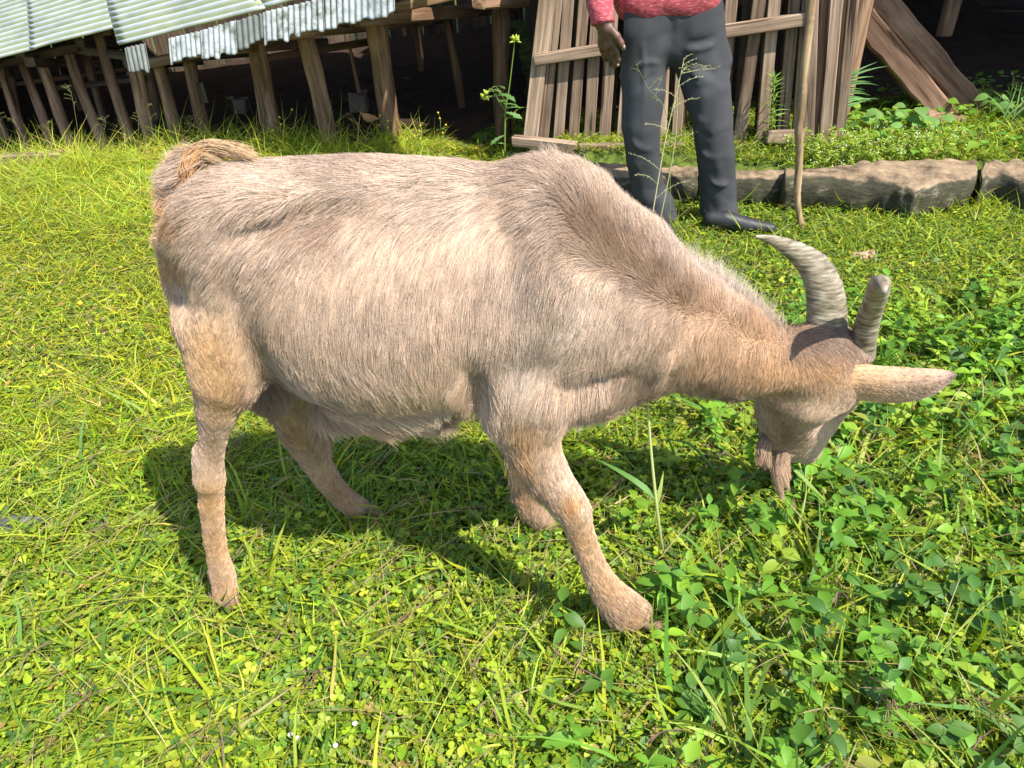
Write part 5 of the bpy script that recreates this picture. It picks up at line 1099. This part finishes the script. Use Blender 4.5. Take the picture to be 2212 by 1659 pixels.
# --- tall grasses with open panicles
def panicle(name, path, label, group, nbr, brl, col, W_=.0035, leaf=None, drop=.3, seed=1, cat='grass stalk', spread=.9, t0=.62, grain=.0032):
    r_ = np.random.default_rng(seed); o = empty(name, path[0], label, cat, group)
    batch('stem', [stem_strips(path, W_, W_*.35, np.array(col))], M_grass, o)
    bs = []; ts = np.linspace(t0, .99, nbr)
    for t in ts:
        b0 = at(path, np.array(t)); a = r_.uniform(0, 6.28); d = nrm(np.array([math.cos(a)*spread, math.sin(a)*spread*.6, .75])); L = brl*(1.25-.9*(t-t0)/(1-t0))*r_.uniform(.7, 1.2)
        br = np.array([b0+d*L*s-np.array([0, 0, drop*L*s*s]) for s in np.linspace(0, 1, 7)]); bs.append(stem_strips(br, .0012, .0006, np.array(col)*.9))
        m = max(6, int(L/.0045)); q_ = at(br, np.linspace(.15, 1, m)); D = nrm(np.gradient(q_, axis=0)+r_.normal(0, .35, (m, 3))); bs.append(leaves(q_, D, r_.normal(0, 1, (m, 3))+.01, grain*1.7, grain*.62, 0, [.3, 1, .5], np.tile(np.array(col)*.8, (m, 1))*r_.uniform(.7, 1.2, (m, 1))))
    batch('seed_head', bs, M_grass, o)
    if leaf:
        for (t, dx, dz, L, W2) in leaf:
            b0 = at(path, np.array(t)); v = leaves([b0], [np.array([dx, r_.normal(0, .2), dz])], [[0, -.6, .6]], L, W2, .55, [.6, 1, .95, .85, .65, .35, .03], [np.array(col)*1.0], fold=.3, wav=.03); batch('leaf', [v], M_grass, o)
    return o
GRN = (.22, .30, .05); PAL_ = (.42, .42, .16)
Yp = 2.45
base = rooted(1398, 640, Yp)
panicle('grass_stalk', crv(base, ay(1402, 520, Yp), ay(1420, 400, Yp), ay(1440, 290, Yp), ay(1462, 200, Yp), ay(1478, 125, Yp), n=20), 'tall pale grass stalk with open seed head in front of the man\'s trousers', None, 13, .14, (.55, .55, .33), .0055, None, .3, 3, spread=1.1, t0=.35)
panicle('grass_stalk', crv(rooted(1440, 640, Yp+.1), ay(1448, 420, Yp+.1), ay(1440, 250, Yp+.1), ay(1400, 190, Yp+.1), ay(1375, 140, Yp+.1), n=18), 'thin green grass stalk bending left before the man\'s knee', None, 8, .10, (.20, .26, .08), .003, None, .3, 4, t0=.4)
panicle('grass_stalk', crv(rooted(1390, 660, Yp-.05), ay(1455, 330, Yp), ay(1465, 180, Yp), ay(1490, 155, Yp), ay(1545, 148, Yp), n=18), 'pale grass stalk arching right across the man\'s thigh', None, 6, .07, (.40, .42, .22), .0045, None, .4, 5, t0=.6)
for k_, (xb, yb, Yb, xt, yt, sd) in enumerate([(330, 320, 4.2, 318, 232, 11), (170, 330, 4.3, 152, 195, 12), (120, 330, 4.3, 100, 270, 13), (60, 330, 4.4, 30, 262, 14), (420, 330, 4.15, 405, 258, 15), (585, 325, 4.0, 505, 218, 16), (290, 325, 4.2, 300, 250, 17), (210, 325, 4.25, 228, 262, 18), (15, 330, 4.4, -5, 250, 19)]):
    b_ = rooted(xb, yb, Yb); m_ = ay((xb+xt)/2+4, (yb+yt)/2, Yb); t_ = ay(xt, yt, Yb)
    lab = {11: 'drooping seeded grass left of the goat\'s tail, tallest in the tuft', 12: 'upright feathery grass plume before the far left posts', 13: 'short seeded grass just left of the upright feathery plume', 14: 'seeded grass stalk nearest the pale board at the far left', 15: 'thin seeded grass just above the tip of the goat\'s tail',
           16: 'grass stalk with dark plume slanting left before the log posts, above the goat\'s back', 17: 'seeded grass just left of the tallest drooping stalk', 18: 'seeded grass midway between the feathery plume and the drooping stalk', 19: 'seeded grass stalk cut by the left edge of the photo'}[sd]
    panicle('grass_stalk', crv(b_, m_, t_, t_+np.array([.03*(1 if sd % 2 else -1), 0, .012]), n=14), lab, 'seeded grass stalks on the bank by the shed', 14 if sd == 12 else 8, .05 if sd != 12 else .045, (.24, .24, .09) if sd != 16 else (.12, .16, .05), .003, None, .35, sd, t0=.45)
# pale thick stalk under the goat's neck with a strap leaf
bx = floor_pt(1432, 1195); pth = crv(bx, a3(1420, 1110, -.02), a3(1405, 960, .0), a3(1398, 850, .02), a3(1396, 800, .04), n=14)
o = empty('grass_stalk', bx, 'thick pale grass stalk with one arching strap leaf under the goat\'s neck', 'grass stalk'); batch('stem', [stem_strips(pth, .008, .003, np.array((.45, .50, .22)))], M_grass, o)
batch('leaf', [leaves([a3(1415, 1075, -.02)], [[-.5, .15, .6]], [[.3, -.6, .6]], .11, .012, .75, [.6, 1, 1, .9, .75, .5, .05], [(.10, .22, .045)], fold=.3)], M_grass, o)
batch('leaf', [leaves([a3(1418, 1090, -.02)], [[.15, .1, .8]], [[0, -.9, .3]], .07, .008, .2, [.6, 1, 1, .8, .5, .05], [(.3, .38, .09)], fold=.3)], M_grass, o)

# --- weed with yellow buds by the fence corner
def leaf_lobed(P, D, N, L, W_, col, seed=0):
    return leaves(P, D, N, L, W_, .35, [.15, .5, .3, .8, .45, 1, .6, .95, .5, .05], col, fold=.25, three=True)
Yk = 3.9
b0 = rooted(1088, 300, Yk); o = empty('sow_thistle', b0, 'tall spindly weed with yellow green buds at the left end of the slat fence', 'weed')
main = crv(b0, ay(1092, 240, Yk), ay(1100, 190, Yk), ay(1112, 90, Yk), n=16); br1 = crv(ay(1092, 240, Yk), ay(1075, 215, Yk), ay(1060, 190, Yk), ay(1046, 215, Yk), n=8); br2 = crv(ay(1095, 225, Yk), ay(1080, 200, Yk), ay(1068, 186, Yk), ay(1052, 205, Yk), n=8); br3 = crv(ay(1090, 262, Yk), ay(1120, 235, Yk), ay(1140, 232, Yk), n=7)
batch('stem', [stem_strips(main, .010, .005, np.array((.22, .33, .06)))]+[stem_strips(p_, .005, .003, np.array((.22, .33, .07))) for p_ in (br1, br2, br3)], M_leaf, o)
bs = []
for p_, ts in ((main, np.linspace(.05, .55, 12)), (br1, [.4, .8]), (br3, [.3, .6, .9]), (br2, [.3, .6])):
    for t in ts:
        a = rg.uniform(0, 6.28); L = rg.uniform(.05, .09); bs.append(leaf_lobed([at(p_, np.array(t))], [[math.cos(a), math.sin(a)*.6, rg.uniform(-.2, .5)]], [[rg.normal(0, .3), -.3, 1]], L, L*.36, [np.array((.11, .21, .06))*rg.uniform(.7, 1.3)]))
batch('foliage', bs, M_leaf, o)
for c_ in (ay(1113, 88, Yk), ay(1043, 215, Yk), ay(1050, 206, Yk)):
    v = []
    for _ in range(9): 
        d = nrm(rg.normal(0, 1, 3)+[0, 0, .9]); v.append(tube([c_, c_+d*.016, c_+d*.030], [.002, .0055, .002], 6))
    vv, ff = join(v); mesh_obj('bud', vv, ff, M_bud if 'M_bud' in globals() else globals().setdefault('M_bud', noise_mat('bud', [(.3, (.22, .32, .04)), (.7, (.42, .46, .06))], 80, .6)), o, smooth=True)
# --- narrow leaved upright weeds against the fence
def bottle_weed(x, y, xt, yt, Y, label, L0, n_, seed, col):
    r_ = np.random.default_rng(seed); b0 = rooted(x, y, Y); p_ = crv(b0, ay((x+xt)/2, (y+yt)/2, Y), ay(xt, yt, Y), n=12); o = empty('leafy_weed', b0, label, 'weed'); batch('stem', [stem_strips(p_, .007, .003, np.array((.25, .34, .08)))], M_leaf, o)
    t = np.linspace(.08, 1, n_); a = np.arange(n_)*2.4; P = at(p_, t); D = np.stack([np.cos(a), np.sin(a), .35+.9*t**2], -1); L = L0*(1.1-.55*t)
    batch('foliage', [leaves(P, D, upn(n_, r_, .2), L, L*.13, .35, LANCE, np.tile(col, (n_, 1))*r_.uniform(.7, 1.3, (n_, 1)), fold=.3)], M_leaf, o)
bottle_weed(1668, 292, 1672, 165, 3.62, 'bushy upright weed with narrow leaves against the slats, left of the walking stick', .085, 70, 3, np.array((.15, .27, .05)))
bottle_weed(1758, 345, 1762, 300, 3.35, 'small feathery weed right of the walking stick foot of the end boards', .05, 30, 4, np.array((.22, .33, .05)))
# --- arching weed at the corner of the boards, in shade
b0 = rooted(1800, 285, 3.75); o = empty('arching_weed', b0, 'weed with long drooping strap leaves at the right corner of the end boards', 'weed'); p_ = crv(b0, ay(1806, 220, 3.75), ay(1822, 175, 3.75), n=10)
batch('stem', [stem_strips(p_, .006, .003, np.array((.14, .24, .06)))], M_leaf, o); n_ = 13; t = np.linspace(.3, 1, n_); a = np.linspace(-1.1, 1.2, n_)
batch('foliage', [leaves(at(p_, t), np.stack([np.cos(a), -.3+0*a, .7+0*a], -1), np.tile([-.1, -.6, .8], (n_, 1)), rg.uniform(.09, .16, n_), .013, 1.1, LANCE, np.tile((.10, .21, .06), (n_, 1))*rg.uniform(.8, 1.3, (n_, 1)), fold=.3)], M_leaf, o)
# --- grass clump at the far right of the bay
b0 = rooted(2160, 270, 3.7)
for k_, (dx, lab) in enumerate(((0, 'tall thin grass standing in shade at the right edge, by the leaning timbers'), (30, 'second tall grass stalk at the right edge, bending right in the shade'))):
    b_ = b0+np.array([dx*.002, .02*k_, 0]); panicle('grass_stalk', crv(b_, b_+[.01, 0, .12], b_+[-.01+.03*k_, 0, .25], n=10), lab, None, 6, .05, (.13, .22, .07), .003, [(.2, .6, .9, .16, .006), (.3, -.6, .9, .14, .006), (.1, .2, 1, .18, .006)], .3, 60+k_)
# --- broad heart-leaved plants in the shaded bay
for k_, (x, y, Y, lab) in enumerate([(1905, 262, 3.7, 'low plant with round pale green leaves in the bay, nearest the end boards'), (1965, 262, 3.75, 'round leaved plant in the bay just left of the timber feet'), (2010, 250, 3.7, 'broad leaved plant against the foot of the left timber'), (2140, 235, 3.9, 'broad leaved plant right of the timber feet'), (2190, 250, 3.8, 'broad leaved plant at the right edge of the bay')]):
    b0 = rooted(x, y+14, Y); o = empty('broadleaf_plant', b0, lab, 'plant'); n_ = 9; a = rg.uniform(0, 6.28, n_); st_ = b0+np.stack([np.cos(a)*.05, np.sin(a)*.03, rg.uniform(.05, .12, n_)], -1)
    for q_ in range(n_):
        mesh = stem_strips(crv(b0, (b0+st_[q_])/2+[0, 0, .02], st_[q_], n=5), .003, .002, np.array((.16, .26, .07))); L = rg.uniform(.045, .07)
        lf = leaves([st_[q_]], [[math.cos(a[q_]), math.sin(a[q_])*.5-.3, rg.uniform(-.3, .2)]], [[0, -.35, .9]], L, L*.9, .25, [.35, .85, 1, .98, .82, .5, .06], [np.array((.15, .28, .07))*rg.uniform(.8, 1.2)], fold=.15, three=True); batch('leaf', [mesh, lf], M_leaf, o)
# --- flowering weeds on the strip right of the stick and short ones before the shed
M_bud2 = noise_mat('yellow_bud', [(.3, (.42, .30, .02)), (.7, (.62, .42, .03))], 80, .6)
for k_, (x, y, Y, xt, yt, lab) in enumerate([(870, 318, 4.0, 825, 262, 'short weed with yellow heads left of the middle of the goat\'s back'), (905, 320, 4.0, 905, 286, 'small yellow headed weed above the middle of the goat\'s back'), (950, 318, 4.0, 952, 258, 'taller yellow budded weed in front of the dark shed, right of the middle'), (570, 312, 4.05, 625, 250, 'thin weed with tiny buds beside the thick log post')]):
    b0 = rooted(x, y, Y); o = empty('budding_weed', b0, lab, 'weed'); p_ = crv(b0, ay((x+xt)/2, (y+yt)/2+3, Y), ay(xt, yt, Y), n=8); bs = [stem_strips(p_, .004, .002, np.array((.2, .3, .06)))]; hd_ = []
    for t in (.4, .6, .8, 1.):
        q0 = at(p_, np.array(t)); q1 = q0+np.array([rg.normal(0, .02), 0, rg.uniform(.015, .035)]); bs.append(stem_strips([q0, (q0+q1)/2, q1], .002, .0015, np.array((.2, .3, .06)))); hd_.append(q1)
    for _ in range(8): bs.append(leaves([at(p_, np.array(rg.uniform(0, .7)))], [[rg.normal(), rg.normal(), .5]], [[0, 0, 1.]], rg.uniform(.02, .04), .009, .4, LANCE, [(.13, .24, .05)]))
    batch('stem', bs, M_leaf, o)
    for h_ in hd_: v, f = ball(h_, .0055, 5, 7); mesh_obj('bud', v*1., f, M_bud2, o, smooth=True)
bs = []; n_ = 150; x = rg.uniform(1.28, 2.05, n_); y = 3.22+rg.uniform(0, .28, n_)
for X_, Y_ in zip(x, y):
    z_ = float(ground_z(X_, Y_)); h_ = rg.uniform(.05, .12); c = np.array([X_, Y_, z_+h_]); bs.append(leaves([[X_, Y_, z_]], [[rg.normal(0, .15), rg.normal(0, .15), 1]], [[0, 1, 0.]], h_, .0025, 0, [1, 1, .8], [(.2, .3, .05)]))
    m_ = 7; bs.append(leaves(np.tile(c, (m_, 1))-rg.uniform(0, .03, (m_, 1))*[0, 0, 1], rdir(m_, rg, 0, .7), upn(m_, rg, .3), rg.uniform(.012, .03, m_), .010, .2, OVAL, tone(m_, rg, [(.20, .31, .03), (.27, .36, .03)]), fold=.3))
    m_ = 6; bs.append(leaves(np.tile(c, (m_, 1))+rg.normal(0, .008, (m_, 3)), rdir(m_, rg, .3, 1), upn(m_, rg, .5), .006, .005, 0, [.5, 1, .5], np.tile((.55, .55, .36), (m_, 1))))
emit('flowering_weeds', bs, M_leaf)

# --- sedges with spiky round heads
def sedge(x, y, zt, label, seed, nl=4, hr=.013):
    r_ = np.random.default_rng(seed); c = gz(x, y, zt); b0 = c+np.array([r_.normal(0, .02), r_.normal(0, .02), 0]); b0[2] = float(ground_z(b0[0], b0[1])); o = empty('sedge', b0, label, 'sedge')
    bs = [stem_strips(crv(b0, (b0+c)/2+[.004, 0, 0], c, n=6), .0028, .0022, np.array((.28, .36, .04)))]; a = r_.uniform(0, 6.28)+np.arange(nl)*6.28/nl; bs.append(leaves(np.tile(c, (nl, 1)), np.stack([np.cos(a), np.sin(a), .25+0*a], -1), np.tile([0, 0, 1.], (nl, 1)), r_.uniform(.05, .12, nl), .0055, .35, [.8, 1, .9, .7, .5, .2, .03], np.tile((.34, .40, .03), (nl, 1)), fold=.4))
    batch('stem', bs, M_grass, o); m_ = 90; D = nrm(r_.normal(0, 1, (m_, 3))+[0, 0, .3]); batch('head', [leaves(np.tile(c+[0, 0, .002], (m_, 1)), D, r_.normal(0, 1, (m_, 3)), hr*r_.uniform(.7, 1.1, m_), .0018, 0, [.5, 1, .8, .2], np.tile((.36, .38, .05), (m_, 1))*r_.uniform(.7, 1.2, (m_, 1)))], M_grass, o)
sedge(348, 1388, .05, 'spiky headed sedge lower left, nearer of a close pair', 1); sedge(455, 1405, .045, 'spiky headed sedge lower left, right one of a close pair', 2); sedge(478, 1345, .05, 'small spiky sedge just below the near hind hoof', 3, 3, .010)
sedge(2150, 870, .08, 'spiky sedge head right of and below the goat\'s ear', 4); sedge(1998, 955, .08, 'spiky yellow sedge head right of the goat\'s muzzle', 5, 4, .016); sedge(1235, 1335, .045, 'spiky sedge by the front hoof', 6, 3, .011); sedge(1160, 1080, .05, 'small spiky sedge beside the lifted far front foot', 7, 3, .009); sedge(1860, 920, .07, 'spiky sedge head just under the base of the ear', 8, 3, .013)
# --- slim budding plant at the left, and a few single arching blades
b0 = floor_pt(215, 835); o = empty('budding_weed', b0, 'thin weed with three round brown buds standing in the left lawn', 'weed'); Yq = b0[1]
m0 = ay(213, 745, Yq); bs = [stem_strips(crv(b0, m0, n=5), .004, .003, np.array((.13, .19, .05)))]; tips = [ay(173, 655, Yq), ay(196, 695, Yq), ay(223, 690, Yq)]
for t_ in tips: bs.append(stem_strips(crv(m0, (m0+t_)/2+[.002, 0, 0], t_, n=5), .0025, .002, np.array((.13, .19, .05))))
batch('stem', bs, M_leaf, o); M_bb = noise_mat('brown_bud', [(.3, (.10, .10, .03)), (.7, (.22, .20, .06))], 120, .7)
for t_, m_ in zip(tips, (M_bud2, M_bb, M_bb)): v, f = ball(t_, .0075, 7, 9); mesh_obj('bud', v, f, m_, o, smooth=True)
def blade(x0, y0, z0, x1, y1, z1, sag, W_, col, label, seed):
    a = gz(x0, y0, z0); b_ = gz(x1, y1, z1); m_ = (a+b_)/2+[0, 0, sag]; P = crv(a, m_, b_, n=14); v, f, c = stem_strips(P, W_, W_*.3, np.array(col)); v = P.repeat(5, 0)+(v-P.repeat(5, 0))*[1, 1, .5]
    o = mesh_obj('arching_grass', v, f, M_grass, smooth=True, col=c); tag(o, label, 'grass blade')
blade(395, 1155, .04, 575, 1345, .05, .025, .0045, (.40, .44, .04), 'long yellow green blade crossing in front of the near hind hoof', 1)
blade(1870, 1160, .06, 1775, 1520, .05, .02, .004, (.30, .38, .05), 'long thin green stem leaning at the lower right', 2)
blade(1540, 1010, .07, 1430, 950, .10, .03, .010, (.12, .24, .05), 'wide dark green strap leaf in the shade under the neck', 3)
blade(20, 1335, .03, 560, 1290, .03, .03, .003, (.42, .44, .06), 'long thin yellow stem lying across the lower left lawn', 4)
blade(900, 1640, .03, 1110, 1270, .05, .03, .0035, (.36, .40, .05), 'long yellow green stem slanting up through the lower middle', 5)
# --- small things lying about
v, f = [], []
c = floor_pt(1866, 552); Lm = Field(c-[.1, .08, .03], c+[.1, .08, .06], .006, k=.01)
for _ in range(16): Lm.ell(c+rg.normal(0, 1, 3)*[.024, .014, .004]+[0, 0, .008], rg.uniform(.008, .015, 3))
V, Q = Lm.mesh(); N, _ = vnormals(V, Q)
if ((V-V.mean(0))*N).sum() < 0: Q = Q[:, ::-1].copy()
tag(mesh_obj('soil_clod', V, Q, noise_mat('clod', [(.3, (.24, .14, .09)), (.7, (.42, .28, .20))], 60, .95, .6, .004), smooth=True), 'crumbled pinkish brown clod of soil in the grass beyond the horns', 'soil clod')
# half buried old cloth shoe at the left edge
c = floor_pt(60, 1150); c[2] += .006; Sh = Field(c-[.16, .08, .05], c+[.14, .08, .06], .005, k=.02); Sh.chain([(c+[-.12, .0, 0], .028), (c+[-.04, .004, .004], .026), (c+[.03, .0, .0], .024), (c+[.065, -.004, -.004], .020)], 1); Sh.ell(c+[.03, -.004, .022], (.026, .014, .016), subtract=True, k=.008); Sh.cone(c+[.01, .014, .02], c+[.05, .012, .018], .005, .005, k=.006)
V, Q = Sh.mesh(); V = relax(V, Q, 1); N, _ = vnormals(V, Q)
if ((V-V.mean(0))*N).sum() < 0: Q = Q[:, ::-1].copy()
tag(mesh_obj('old_shoe', V, Q, noise_mat('grey_cloth', [(.3, (.035, .038, .03)), (.7, (.11, .115, .10))], 26, .95, .5, .003), smooth=True), 'worn grey cloth shoe half hidden in grass at the left edge', 'shoe')
